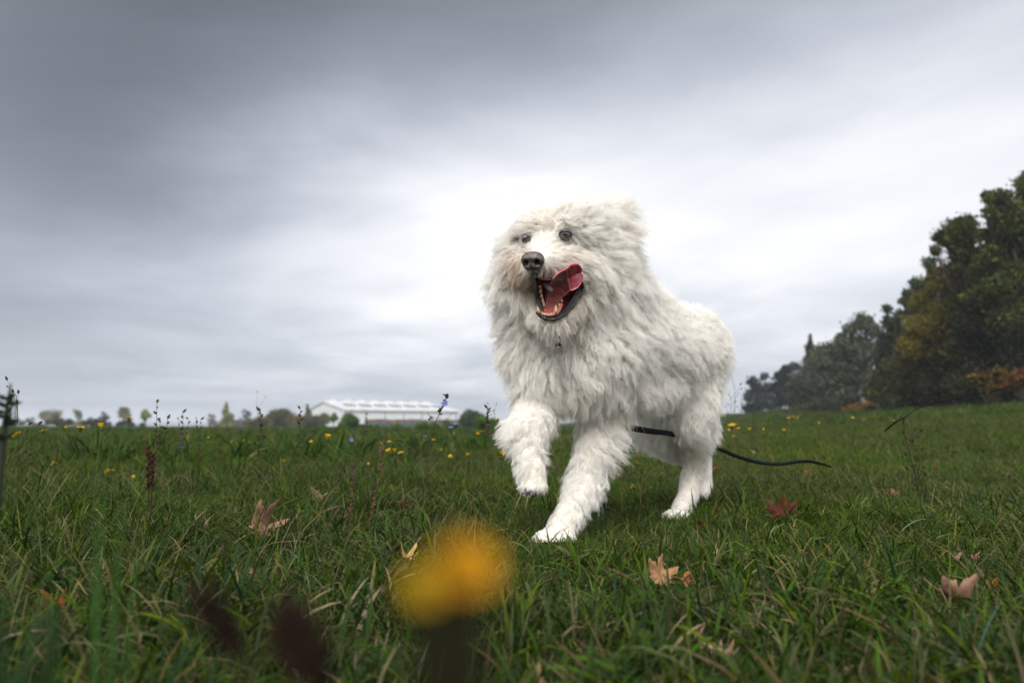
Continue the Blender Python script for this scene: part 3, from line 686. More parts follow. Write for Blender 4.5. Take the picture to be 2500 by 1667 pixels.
# hind legs
cap((1680, 870, 2.32, .105), (1684, 1005, 2.22, .072), (1698, 1090, 2.33, .044), (1696, 1130, 2.36, .035), (1682, 1205, 2.31, .030), (1660, 1250, 2.25, .031))
for x in (1626, 1641, 1658, 1675): cap((1660, 1250, 2.25, .022), (x, 1259, 2.175, .0160))
cap((1620, 900, 2.38, .095), (1592, 1045, 2.28, .055), (1640, 1090, 2.42, .040), (1715, 1120, 2.62, .033), (1722, 1190, 2.58, .028), (1716, 1208, 2.54, .027))
cap((1722, 790, 2.46, .040), (1748, 830, 2.52, .034), (1752, 900, 2.54, .028))

def capsule_mesh(bm, p0, r0, p1, r1):
    L = (p1 - p0).length; n = max(1, int(L / (min(r0, r1) * .22))) if L > 1e-6 else 1
    for k in range(n + 1):
        t = k / n; p = p0.lerp(p1, t); r = r0 + (r1 - r0) * t
        bmesh.ops.create_icosphere(bm, subdivisions=3 if r > .03 else 2, radius=r, matrix=Matrix.Translation(p))
        if L < 1e-6: break
bm = bmesh.new()
for c_ in CH: capsule_mesh(bm, *c_)
me = bpy.data.meshes.new('dog_raw'); bm.to_mesh(me); bm.free()
tmp = bpy.data.objects.new('dog_raw', me); col.objects.link(tmp)
md = tmp.modifiers.new('r', 'REMESH'); md.mode = 'VOXEL'; md.voxel_size = .0065
md = tmp.modifiers.new('s', 'SMOOTH'); md.factor = .6; md.iterations = 9
dg = bpy.context.evaluated_depsgraph_get(); ev = tmp.evaluated_get(dg)
bme = bpy.data.meshes.new_from_object(ev); bme.name = 'dog_body'
bpy.data.objects.remove(tmp); bpy.data.meshes.remove(me)
bme.polygons.foreach_set('use_smooth', [True] * len(bme.polygons)); bme.materials.clear()
body = link('body', bme, m_skin); inv_parent(body, dog)

bme.calc_loop_triangles()
nv = len(bme.vertices); co = np.empty(nv * 3, np.float32); bme.vertices.foreach_get('co', co); co = co.reshape(-1, 3).astype(float)
nn = np.empty(nv * 3, np.float32); bme.vertices.foreach_get('normal', nn); nn = nn.reshape(-1, 3).astype(float)
tr_ = np.empty(len(bme.loop_triangles) * 3, np.int32); bme.loop_triangles.foreach_get('vertices', tr_); tr_ = tr_.reshape(-1, 3)

# flow of the coat: px, py, depth, right, up, away, length, wave, tan
FLOW = [
 (1330, 540, 1.66, -.1, .8, .6, .030, .25, .16), (1300, 548, 1.68, -.8, .2, .4, .034, .3, .02), (1365, 535, 1.68, .8, .4, .4, .038, .3, .02),
 (1380, 505, 1.74, .6, .15, .8, .038, .4, 0), (1320, 515, 1.72, -.5, .3, .8, .034, .4, 0), (1420, 510, 1.78, .85, -.1, .5, .048, .5, 0),
 (1255, 560, 1.74, -.6, -.7, .3, .05, .5, 0), (1240, 620, 1.78, -.6, -.75, .2, .06, .6, 0),
 (1322, 608, 1.62, -.05, .5, .7, .019, .1, .0), (1330, 588, 1.65, -.05, .8, .5, .024, .15, .03),
 (1345, 625, 1.61, .85, -.1, .5, .022, .2, .06), (1365, 640, 1.63, .9, -.35, .4, .032, .3, .22), (1340, 655, 1.60, .75, -.55, .3, .022, .2, .10), (1385, 635, 1.67, .85, -.5, .3, .045, .4, .12),
 (1300, 655, 1.60, -.5, -.75, .3, .016, .2, .05), (1280, 640, 1.63, -.75, -.55, .2, .034, .35, .45), (1275, 665, 1.66, -.45, -.9, .1, .040, .35, .5),
 (1382, 600, 1.68, .8, -.5, .3, .025, .3, .02), (1420, 585, 1.72, .9, -.4, .3, .05, .5, 0), (1430, 640, 1.72, .6, -.85, .1, .07, .6, .03), (1410, 550, 1.72, .95, .1, .3, .05, .4, 0),
 (1480, 500, 1.80, .9, .1, .3, .065, .6, .02), (1510, 560, 1.82, .95, -.25, .2, .075, .6, .05), (1535, 610, 1.85, .9, -.35, .3, .07, .6, 0), (1480, 600, 1.80, .7, -.7, .1, .07, .7, 0),
 (1530, 680, 1.86, .75, -.5, .3, .065, .7, 0), (1480, 740, 1.80, .55, -.8, 0, .075, .8, 0), (1440, 700, 1.76, .4, -.9, -.1, .07, .7, .02), (1430, 760, 1.76, .3, -.95, -.1, .07, .7, 0),
 (1240, 690, 1.78, -.6, -.75, .1, .065, .7, 0), (1235, 780, 1.80, -.4, -.9, .1, .065, .7, 0), (1275, 730, 1.76, -.4, -.9, -.1, .06, .6, .03), (1290, 820, 1.78, -.2, -.97, -.1, .065, .7, 0),
 (1345, 800, 1.66, 0, -1, -.1, .030, .3, .10), (1400, 770, 1.70, .5, -.85, -.1, .035, .3, .22), (1300, 770, 1.70, -.4, -.9, 0, .035, .3, .05),
 (1340, 880, 1.78, 0, -1, -.1, .08, .8, 0), (1400, 890, 1.76, .15, -1, -.1, .08, .8, 0), (1260, 900, 1.82, -.3, -.95, 0, .06, .7, 0), (1450, 960, 1.80, .15, -1, 0, .06, .7, .03),
 (1500, 820, 1.83, .7, -.7, .2, .07, .8, 0), (1560, 880, 1.92, .8, -.55, .4, .065, .8, 0), (1530, 960, 1.92, .4, -.9, .2, .06, .7, .05), (1490, 1000, 1.90, .3, -.95, .1, .05, .8, .10),
 (1600, 850, 2.00, .7, -.6, .5, .055, .8, 0), (1650, 920, 2.14, .3, -.9, .3, .055, .9, 0), (1600, 690, 2.08, .6, .15, .8, .045, .6, 0), (1560, 650, 1.98, .6, .1, .8, .05, .6, 0),
 (1700, 740, 2.26, .6, .1, .8, .045, .6, 0), (1740, 800, 2.26, .5, -.6, .6, .055, .7, 0), (1760, 900, 2.3, .45, -.8, .3, .055, .8, 0), (1750, 780, 2.5, .4, -.9, .2, .05, .5, 0),
 (1550, 1000, 1.98, .3, -.9, .2, .05, .8, .02), (1600, 980, 2.1, .2, -.95, .1, .045, .8, 0),
 (1680, 980, 2.12, .1, -1, 0, .055, 1., 0), (1730, 1020, 2.24, .35, -.9, 0, .050, .9, 0), (1590, 1060, 2.2, -.2, -1, -.1, .060, 1.2, 0), (1640, 1090, 2.3, .1, -1, 0, .036, .9, .02),
 (1430, 1050, 1.84, 0, -1, -.1, .052, 1.2, 0), (1480, 1080, 1.87, .6, -.78, 0, .066, 1., .03), (1400, 1100, 1.86, -.5, -.85, 0, .05, 1., 0), (1430, 1170, 1.80, -.1, -1, -.1, .046, 1.3, 0), (1470, 1190, 1.84, .55, -.8, 0, .055, 1.3, 0),
 (1390, 1250, 1.79, -.25, -.85, -.4, .030, 1., 0), (1430, 1250, 1.81, .5, -.85, 0, .038, 1., 0), (1355, 1295, 1.75, -.3, -.75, -.5, .026, .9, .05), (1330, 1310, 1.73, -.5, -.6, -.4, .022, .8, .07), (1385, 1312, 1.74, .2, -.8, -.3, .025, .9, .05),
 (1285, 1000, 1.78, -.3, -.95, 0, .045, .9, 0), (1250, 1030, 1.76, -.75, -.6, .1, .05, .9, 0), (1330, 1020, 1.82, .2, -.95, 0, .045, .9, .02), (1270, 1100, 1.70, -.3, -.95, -.1, .035, .9, 0), (1325, 1110, 1.72, .3, -.95, 0, .038, .9, .05), (1296, 1150, 1.68, 0, -1, -.1, .028, .7, 0), (1300, 1190, 1.68, 0, -1, 0, .014, .4, .04),
 (1690, 1130, 2.32, 0, -1, 0, .032, 1., .07), (1690, 1190, 2.31, 0, -1, 0, .022, .5, .06), (1665, 1235, 2.26, -.4, -.8, -.4, .018, .6, .06), (1645, 1255, 2.2, -.5, -.5, -.6, .014, .5, .06), (1722, 1160, 2.56, 0, -1, 0, .018, .5, .05), (1720, 1200, 2.5, 0, -.8, -.4, .012, .4, .05),
]
FP = np.array([list(W(f[0], f[1], f[2])) for f in FLOW]); FD = np.array([list(WD(f[3], f[4], f[5]).normalized()) for f in FLOW])
FL = np.array([f[6] * (1.18 if f[6] > .04 else 1.0) for f in FLOW]); FWv = np.array([f[7] for f in FLOW]); FT = np.array([f[8] for f in FLOW])
def field(P):
    out_d = np.zeros((len(P), 3)); out = np.zeros((len(P), 3))
    for s in range(0, len(P), 20000):
        q = P[s:s + 20000]; d2 = ((q[:, None] - FP[None]) ** 2).sum(-1); wt = 1 / (d2 + .0006) ** 2.2
        wt /= wt.sum(1, keepdims=True); out_d[s:s + 20000] = wt @ FD; out[s:s + 20000] = np.stack([wt @ FL, wt @ FWv, wt @ FT], 1)
    out_d /= np.linalg.norm(out_d, axis=1)[:, None] + 1e-9
    return out_d, out[:, 0], out[:, 1], out[:, 2]

MOUTH = [(1306, 674, 1.588), (1325, 682, 1.598), (1345, 683, 1.606), (1368, 676, 1.625), (1396, 676, 1.652), (1422, 688, 1.685), (1420, 704, 1.690), (1409, 722, 1.687), (1397, 740, 1.678),
         (1382, 758, 1.664), (1363, 771, 1.650), (1343, 776, 1.643), (1326, 771, 1.646), (1317, 757, 1.655), (1313, 738, 1.668), (1309, 716, 1.668), (1306, 694, 1.630)]
mpoly = np.array([(a, b_) for a, b_, _ in MOUTH], float)
def in_poly(x, y, poly):
    ins = np.zeros(len(x), bool); n = len(poly)
    for i in range(n):
        x0, y0 = poly[i]; x1_, y1_ = poly[(i + 1) % n]
        c_ = ((y0 > y) != (y1_ > y)) & (x < (x1_ - x0) * (y - y0) / (y1_ - y0 + 1e-9) + x0); ins ^= c_
    return ins
mc = mpoly.mean(0); mpoly_big = mc + (mpoly - mc) * 1.04
EYES = [((1380, 573), 1.655), ((1283, 583), 1.672)]
NOSE_C = W(1302, 638, 1.592)

def fur_roots(n):
    A = co[tr_[:, 0]]; B = co[tr_[:, 1]]; Cc = co[tr_[:, 2]]
    area = np.linalg.norm(np.cross(B - A, Cc - A), axis=1)
    cen = (A + B + Cc) / 3; px, py, dd = project(cen)
    wgt = area * np.where((py < 700) & (dd < 1.85), 2.2, 1.0)      # finer, shorter hair on the face needs more strands
    idx = rng.choice(len(tr_), n, p=wgt / wgt.sum()); u = rng.random(n); v = rng.random(n); s = u + v > 1; u[s] = 1 - u[s]; v[s] = 1 - v[s]
    P = A[idx] + (B[idx] - A[idx]) * u[:, None] + (Cc[idx] - A[idx]) * v[:, None]
    N = nn[tr_[idx, 0]] * (1 - u - v)[:, None] + nn[tr_[idx, 1]] * u[:, None] + nn[tr_[idx, 2]] * v[:, None]
    N /= np.linalg.norm(N, axis=1)[:, None] + 1e-9
    px, py, dd = project(P)
    bad = in_poly(px, py, mpoly_big) & (dd < 1.80)
    for (ex, ey), ed in EYES:
        bad |= (((px - ex) / 19) ** 2 + ((py - ey) / 11) ** 2 < 1) & (dd < 1.76)
    bad |= (np.linalg.norm(P - np.array(NOSE_C), axis=1) < .018)
    return P[~bad], N[~bad]

NH, NP_ = 260000, 10
P0, N0 = fur_roots(NH)
D0, L0, WV, TN = field(P0)
NHf = len(P0)
# guides (locks)
gi_ = rng.choice(NHf, 18000, replace=False); GP, GN = P0[gi_], N0[gi_]
keep = []; kd0 = KDTree(len(GP)); [kd0.insert(p, i) for i, p in enumerate(GP)]; kd0.balance()
alive = np.ones(len(GP), bool)
_, gl0, _, _ = field(GP)
for i in range(len(GP)):
    if not alive[i]: continue
    keep.append(i)
    for (_, j, _) in kd0.find_range(GP[i], .0045 + gl0[i] * .095): alive[j] = False
    alive[i] = True
def swirl(Q):
    out = np.zeros_like(Q)
    for k, (f, a_) in enumerate(((38, .26), (61, .20), (97, .16), (150, .12))):
        for c in range(3):
            w1 = np.array([math.sin(k * 3 + c), math.cos(k * 5 + c * 2), math.sin(k * 7 + c * 3 + 1)]); w1 /= np.linalg.norm(w1)
            w2 = np.array([math.cos(k * 2 + c * 4), math.sin(k * 4 + c), math.cos(k + c * 5 + 2)]); w2 /= np.linalg.norm(w2)
            out[:, c] += a_ * np.sin(Q @ w1 * f + k) * np.cos(Q @ w2 * f * .8 + c * 2) * 1.6
    return out
GP, GN = GP[keep], GN[keep]; GD, GL_, GW, GT_ = field(GP)
GD = GD + swirl(GP) + rng.normal(size=GD.shape) * .20; GD /= np.linalg.norm(GD, axis=1)[:, None]
GLn = GL_ * (.75 + .5 * rng.random(len(GP)))
Gph = rng.random(len(GP)) * 6.28; Gamp = rng.normal(size=len(GP)) * .4 + .9; Gfr = .030 + .026 * rng.random(len(GP))
def strand(P, N, D, L, wave, ph, fr, amp):
    n = len(P); out = np.zeros((n, NP_, 3)); p = P.copy() - N * .004; out[:, 0] = p; side = np.cross(N, D); side /= np.linalg.norm(side, axis=1)[:, None] + 1e-9
    for k in range(1, NP_):
        t = (k - .5) / (NP_ - 1)
        v = D * (.45 + .65 * t)[None] if False else D * (.45 + .65 * t) + N * (.95 * (1 - t) ** 1.3 + .04) + np.array([0, 0, -.12 * t])
        v /= np.linalg.norm(v, axis=1)[:, None]
        arc = L * t; w_ = np.cos(ph + 6.283 * arc / fr) * wave * amp * .84
        w2 = np.sin(ph * 1.7 + 6.283 * arc / fr) * wave * amp * .25
        v = v + side * w_[:, None] + N * w2[:, None]
        v /= np.linalg.norm(v, axis=1)[:, None]
        p = p + v * (L / (NP_ - 1))[:, None]; out[:, k] = p
    return out
GS = strand(GP, GN, GD, GLn, GW, Gph, Gfr, Gamp)
kd = KDTree(len(GP)); [kd.insert(p, i) for i, p in enumerate(GP)]; kd.balance()
near = np.array([kd.find(p)[1] for p in P0])
LL = L0 * (.50 + .65 * rng.random(NHf)); lo_ = rng.random(NHf) < .03; LL[lo_] *= 1.35; hx_, hy_, hd_ = project(P0); lo_ = (rng.random(NHf) < .025) & (hy_ < 760); LL[lo_] *= 1.35; dj = (D0 + swirl(P0)) * .45 + GD[near] * .55 + rng.normal(size=(NHf, 3)) * .17; dj /= np.linalg.norm(dj, axis=1)[:, None]
HS = strand(P0, N0, dj, LL, WV, Gph[near] + rng.normal(size=NHf) * .35, Gfr[near], Gamp[near])
kk = np.clip(.64 + .22 * rng.normal(size=NHf), 0, .92); kk[rng.random(NHf) < .28] = .04     # some stray hairs leave their lock
tt = (np.arange(NP_) / (NP_ - 1)) ** 1.15
ratio = np.clip(LL / np.maximum(GLn[near], 1e-4), 0, 1)
# sample the guide at the hair's own length so that short hairs stay short
gidx = (np.arange(NP_)[None] * ratio[:, None]); g0 = np.floor(gidx).astype(int).clip(0, NP_ - 2); fr_ = (gidx - g0)[..., None]
gs = GS[near]; ar = np.arange(NHf)[:, None]; gpt = gs[ar, g0] * (1 - fr_) + gs[ar, g0 + 1] * fr_
HS = HS + (gpt - HS) * (kk[:, None] * tt[None])[..., None] * .92
# keep the lips, eyes and mouth opening clear: strands crossing the mouth are shortened
px, py, dd = project(HS)
cross = in_poly(px.ravel(), py.ravel(), mpoly).reshape(px.shape) & (dd < 1.80)
first = np.where(cross.any(1), cross.argmax(1), NP_)
cr = first < NP_; f_ = np.clip((first[cr] - .3) / (NP_ - 1), .12, 1)
HS[cr] = HS[cr][:, :1] + (HS[cr] - HS[cr][:, :1]) * f_[:, None, None]
for (ex, ey), ed in EYES:
    px, py, dd = project(HS); hit = ((((px - ex) / 13.5) ** 2 + ((py - ey + 0) / 7.2) ** 2 < 1) & (dd < 1.76)).any(1)
    near_e = hit & (rng.random(NHf) < .93); HS[near_e] = HS[near_e][:, :1] + (HS[near_e] - HS[near_e][:, :1]) * .12
px, py, dd = project(HS); hit = ((((px - 1302) / 26) ** 2 + ((py - 640) / 20) ** 2 < 1) & (dd < 1.64)).any(1); HS[hit] = HS[hit][:, :1] + (HS[hit] - HS[hit][:, :1]) * .15
low = gz(HS[..., 0], HS[..., 1]) + .002; HS[..., 2] = np.maximum(HS[..., 2], low)

cv = bpy.data.hair_curves.new('fur'); cv.add_curves([NP_] * NHf)
cv.position_data.foreach_set('vector', HS.astype(np.float32).ravel())
rr = (np.linspace(1, .22, NP_)[None] * (.00036 + .00020 * rng.random((NHf, 1))) * np.where(LL < .02, .7, 1.0)[:, None]).astype(np.float32)
a = cv.attributes.get('radius') or cv.attributes.new('radius', 'FLOAT', 'POINT'); a.data.foreach_set('value', rr.ravel())
tn = np.clip(TN[:, None] * (.25 + 1.3 * np.linspace(0, 1, NP_)[None]) * (.3 + 1.5 * rng.random(NHf)[:, None]) + .05 * rng.random((NHf, 1)), 0, .95)
a = cv.attributes.new('tan', 'FLOAT', 'POINT'); a.data.foreach_set('value', tn.astype(np.float32).ravel())
px, py, dd = project(P0); dk = np.zeros(NHf)
for (ex, ey), s_ in (((1379, 572), 22), ((1285, 580), 15)):
    dk += np.exp(-(((px - ex - 4) / s_) ** 2 + ((py - ey - 2) / (s_ * .62)) ** 2)) * (dd < 1.76) * .85
dk += np.exp(-(((px - 1318) / 26) ** 2 + ((py - 668) / 10) ** 2)) * (dd < 1.68) * .75  # shading beneath the nose put into the hair colour
dk *= rng.random(NHf) < .55
a = cv.attributes.new('dark', 'FLOAT', 'POINT'); a.data.foreach_set('value', np.repeat(np.clip(dk, 0, .95), NP_).astype(np.float32))
fur = bpy.data.objects.new('fur', cv); col.objects.link(fur); cv.materials.append(m_fur); inv_parent(fur, dog); fur['kind'] = 'stuff'

# ---- nose
def frame(rt, up_, fw):
    x = WD(*rt).normalized(); z = WD(*fw).normalized(); y = z.cross(x).normalized(); x = y.cross(z).normalized(); return x, y, z
Fd = (-.28, -.22, -.93); nx, ny, nz = frame((1, 0, -.3), None, Fd)   # x: dog's left, z: out of the face
if ny.z < 0: ny = -ny; nx = ny.cross(nz)
V, F_, Cn = [], [], []; nu, nvv = 64, 48
for i in range(nvv + 1):
    th = math.pi * i / nvv
    for j in range(nu):
        ph = 2 * math.pi * j / nu
        x = math.sin(th) * math.cos(ph); y = math.cos(th); z = math.sin(th) * math.sin(ph)
        sq = lambda v_, p: math.copysign(abs(v_) ** p, v_)
        X_ = sq(x, .85) * .0275 * (1 - .22 * max(0, -y) + .05 * y); Y_ = sq(y, .88) * .0235; Z_ = sq(z, .8) * .019
        c_ = 1.0
        if z > 0:
            for s in (-1, 1):   # nostrils with their side slits
                dx = (X_ - s * .0125) / .0058; dy = (Y_ + .001) / .0066; g_ = math.exp(-(dx * dx + dy * dy) ** 1.3)
                dx2 = (X_ - s * .0205) / .0065; dy2 = (Y_ + .0075 - .0035 * abs(dx2)) / .0028; g2 = math.exp(-(dx2 * dx2 + dy2 * dy2))
                Z_ -= .013 * g_ + .005 * g2; c_ *= (1 - .93 * g_) * (1 - .8 * g2)
                dx3 = (X_ - s * .0125) / .009; dy3 = (Y_ - .008) / .006; Z_ += .0014 * math.exp(-(dx3 * dx3 + dy3 * dy3))
            gr = math.exp(-(X_ / .0012) ** 2) * (1 if Y_ < .008 else 0); Z_ -= .003 * gr; c_ *= 1 - .6 * gr
        V.append(NOSE_C + nx * X_ + ny * Y_ + nz * (Z_ + .004)); Cn.append((c_ * 1.0, c_, c_, 1))
for i in range(nvv):
    for j in range(nu): F_.append((i * nu + j, i * nu + (j + 1) % nu, (i + 1) * nu + (j + 1) % nu, (i + 1) * nu + j))
nose = inv_parent(link('nose', mesh('nose', V, F_, True, Cn), m_nose), dog)
mb = MB(); mb.tube([W(1307, 657, 1.583), W(1309, 668, 1.584), W(1309, 677, 1.592)], [.004, .0035, .005], 8); inv_parent(mb.build('philtrum', m_lip), dog)

# ---- eyes
m_eye, nt, b, e = new_mat('eye')
at = nt.nodes.new('ShaderNodeAttribute'); at.attribute_name = 'col'; nt.links.new(at.outputs['Color'], b.inputs['Base Color'])
b.inputs['Roughness'].default_value = .05; b.inputs['Coat Weight'].default_value = 1.0; b.inputs['Coat Roughness'].default_value = .02
def eye(px, py, d, r, look, wpx, hpx, tilt):
    c = W(px, py, d); z = WD(*look).normalized(); x = Vector((0, 0, 1)).cross(z).normalized(); y = z.cross(x)
    V, F_, Cc_ = [], [], []; nu_, nv_ = 32, 24
    for i in range(nv_ + 1):
        th = math.pi * i / nv_
        for j in range(nu_):
            ph = 2 * math.pi * j / nu_
            V.append(c + (x * math.cos(ph) * math.sin(th) + y * math.sin(ph) * math.sin(th) + z * math.cos(th)) * r)
            dg_ = math.degrees(th)
            Cc_.append((.006, .006, .008, 1) if dg_ < 20 else ((.075 + .015 * math.sin(ph * 9), .058, .056, 1) if dg_ < 58 else ((.03, .02, .02, 1) if dg_ < 66 else (.05, .035, .035, 1))))
    for i in range(nv_):
        for j in range(nu_): F_.append((i * nu_ + j, i * nu_ + (j + 1) % nu_, (i + 1) * nu_ + (j + 1) % nu_, (i + 1) * nu_ + j))
    eo = inv_parent(link('eye', mesh('eye', V, F_, True, Cc_), m_eye), dog)
    mb = MB(); pts = []
    for k in range(24):
        a_ = 2 * math.pi * k / 24; ex = math.cos(a_) * wpx; ey = math.sin(a_) * hpx * (1 - .25 * math.cos(a_) ** 2)
        X_ = ex * math.cos(tilt) - ey * math.sin(tilt); Y_ = ex * math.sin(tilt) + ey * math.cos(tilt)
        q = W(px + X_, py - Y_, d); rad = r * 1.0
        off = max(0, 1 - ((X_ / 1667 * d) ** 2 + (Y_ / 1667 * d) ** 2) / rad ** 2) ** .5 * rad
        pts.append(W(px + X_, py - Y_, d - off - .0002))
    mb.tube(pts, [.0019 + .0013 * max(0, math.sin(2 * math.pi * k / 24)) for k in range(24)], 7, closed=True); lid = mb.build('eyelid', m_lip); lid.parent = eo
eye(1381, 573, 1.664, .0165, (-.18, .02, -1), 15.5, 8.2, -.10)
eye(1284, 584, 1.676, .0120, (-.45, .02, -.9), 7, 3.2, .45)

# ---- mouth lining: a deep bowl behind the lips
mb = MB(); rim = [W(*q) for q in MOUTH]; nr = len(rim); deep = W(1360, 702, 1.745); rings = 10
floorc = np.array([.0, 0, 0]); V, F_, Cc_ = [], [], []
for i in range(rings + 1):
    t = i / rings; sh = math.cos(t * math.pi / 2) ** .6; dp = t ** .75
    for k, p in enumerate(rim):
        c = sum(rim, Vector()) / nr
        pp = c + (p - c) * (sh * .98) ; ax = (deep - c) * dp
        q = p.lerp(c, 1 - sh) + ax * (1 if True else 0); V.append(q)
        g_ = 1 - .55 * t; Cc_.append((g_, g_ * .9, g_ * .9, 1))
for i in range(rings):
    for k in range(nr): F_.append((i * nr + k, i * nr + (k + 1) % nr, (i + 1) * nr + (k + 1) % nr, (i + 1) * nr + k))
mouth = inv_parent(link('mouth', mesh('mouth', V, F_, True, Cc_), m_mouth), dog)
def sub(o): o.parent = mouth; return o
# lips: broad black rim, wide at the lower right, ribbed on the far side
def spline(P, n):
    P = [Vector(p) for p in P]; m_ = len(P); out = []
    for k in range(n):
        f = k / (n - 1) * (m_ - 1); i = min(int(f), m_ - 2); t = f - i
        p0, p1, p2, p3 = P[max(i - 1, 0)], P[i], P[i + 1], P[min(i + 2, m_ - 1)]
        out.append(.5 * ((2 * p1) + (p2 - p0) * t + (2 * p0 - 5 * p1 + 4 * p2 - p3) * t * t + (3 * p1 - p0 - 3 * p2 + p3) * t ** 3))
    return out
mb = MB(); pts = spline([W(a, b_, d - .003) for a, b_, d in MOUTH[:7]], 40); mb.tube(pts, [.0024 - .0010 * k / 39 for k in range(40)], 8)
sub(mb.build('upper_lip', m_lip))
mb = MB(); low_l = [W(1424, 692, 1.690), W(1417, 714, 1.690), W(1407, 733, 1.682), W(1392, 754, 1.670), W(1374, 771, 1.655), W(1350, 780, 1.645), W(1330, 777, 1.645), W(1318, 765, 1.652)]
pts = spline(low_l, 44); mb.tube(pts, [.0045 + .0009 * math.sin(k * .9) + .0005 * math.sin(k * 2.3 + 1) for k in range(44)], 10)
for q_, rr2 in ((.4, .0045), (.8, .0045)):
    pts = spline([p + WD(-.009, .005, .006) * q_ for p in low_l], 44); mb.tube(pts, [rr2 + .0004 * math.sin(k * 1.7 + q_ * 9) for k in range(44)], 8)
sub(mb.build('lower_lip', m_lip))
mb = MB(); pts = spline([W(1308, 684, 1.61), W(1309, 705, 1.645), W(1313, 727, 1.662), W(1319, 750, 1.660), W(1323, 760, 1.655)], 60)
mb.tube(pts, [.0052 + .0011 * math.sin(k * 1.9) + .0007 * math.sin(k * 4.4) for k in range(60)], 9); sub(mb.build('cheek_lip', m_lip))
# gum and floor of the lower jaw
V, F_, Cc_ = [], [], []
rowsf = [((1322, 763), (1366, 757), 1.652), ((1324, 752), (1370, 742), 1.664), ((1328, 738), (1374, 728), 1.680), ((1331, 722), (1376, 716), 1.70), ((1332, 706), (1376, 704), 1.73)]
for (l, r_, d) in rowsf:
    for k in range(13):
        s = k / 12; bow = math.cos((s - .5) * math.pi); V.append(W(l[0] + (r_[0] - l[0]) * s, l[1] + (r_[1] - l[1]) * s + bow * 5.5, d + .004 * bow)); Cc_.append((1.25, 1.35, 1.35, 1))
for i in range(len(rowsf) - 1):
    for k in range(12): F_.append((i * 13 + k, i * 13 + k + 1, (i + 1) * 13 + k + 1, (i + 1) * 13 + k))
sub(link('mouth_floor', mesh('mouth_floor', V, F_, True, Cc_), m_mouth))
mb = MB(); mb.tube(spline([W(1320, 762, 1.650), W(1326, 767, 1.645), W(1342, 770, 1.643), W(1357, 766, 1.645), W(1365, 757, 1.652), W(1371, 742, 1.668)], 24), .0042, 8, (1.25, 1.3, 1.3, 1)); sub(mb.build('gum', m_mouth))
mb = MB(); mb.tube(spline([W(1319, 697, 1.635), W(1320, 710, 1.650), W(1324, 728, 1.662), W(1329, 748, 1.662)], 30), [.0032 + .001 * math.sin(k * 1.6) for k in range(30)], 8, (1.5, 2.6, 2.2, 1)); sub(mb.build('gum', m_mouth))
# teeth
def tooth(px, py, d, h, r, lean=(0, 1, 0)):
    p = W(px, py, d); a_ = WD(*lean).normalized(); mb = MB(); side_ = WD(0, 0, -1)
    mb.tube([p - a_ * .002, p + a_ * h * .35, p + a_ * h * .7 + side_ * h * .04, p + a_ * h * .92 + side_ * h * .02, p + a_ * h], [r, r * .95, r * .6, r * .3, r * .06], 8); return sub(mb.build('tooth', m_tooth))
tooth(1316, 762, 1.643, .0150, .0034, (-.25, 1, -.1)); tooth(1357, 763, 1.642, .0180, .0038, (.0, 1, -.1))
for k in range(6):
    s = k / 5; tooth(1325 + 27 * s, 767 + 2.5 * math.sin(s * math.pi), 1.639, .0045, .0019, (0, 1, -.2))
for (x, y, d, h) in ((1317.5, 700, 1.632, .006), (1318.5, 712, 1.645, .008), (1321, 724, 1.655, .008), (1324, 736, 1.660, .007), (1327, 747, 1.660, .006)): tooth(x, y, d, h * .8, .0024, (.5, .7, -.3))
for (x, y, d, h) in ((1366, 746, 1.658, .008), (1372, 735, 1.668, .007)): tooth(x, y, d, h * .8, .0024, (-.3, 1, -.2))

# ---- tongue: a thick curled strip out of the mouth floor, its tip laid over the upper lip
secs = [((1330, 752), (1352, 754), 1.672, 1.675), ((1333, 738), (1362, 740), 1.672, 1.672), ((1337, 724), (1370, 729), 1.668, 1.665), ((1339, 712), (1379, 722), 1.655, 1.655), ((1341, 700), (1386, 716), 1.636, 1.645),
        ((1343, 689), (1391, 710), 1.616, 1.636), ((1351, 677), (1394, 707), 1.600, 1.628), ((1363, 665), (1394, 706), 1.592, 1.622), ((1377, 657), (1392, 708), 1.590, 1.618), ((1386, 652), (1394, 710), 1.592, 1.616),
        ((1392, 645), (1402, 707), 1.590, 1.612), ((1402, 642), (1411, 702), 1.592, 1.610), ((1411, 643), (1418, 693), 1.596, 1.610), ((1418, 650), (1422, 683), 1.600, 1.610), ((1421, 660), (1423, 672), 1.604, 1.609)]
NSEC = 44; NW = 17
Ls = spline([W(a[0], a[1], da) for a, b_, da, db in secs], NSEC); Rs = spline([W(b_[0], b_[1], db) for a, b_, da, db in secs], NSEC)
V, F_, Cc_ = [], [], []
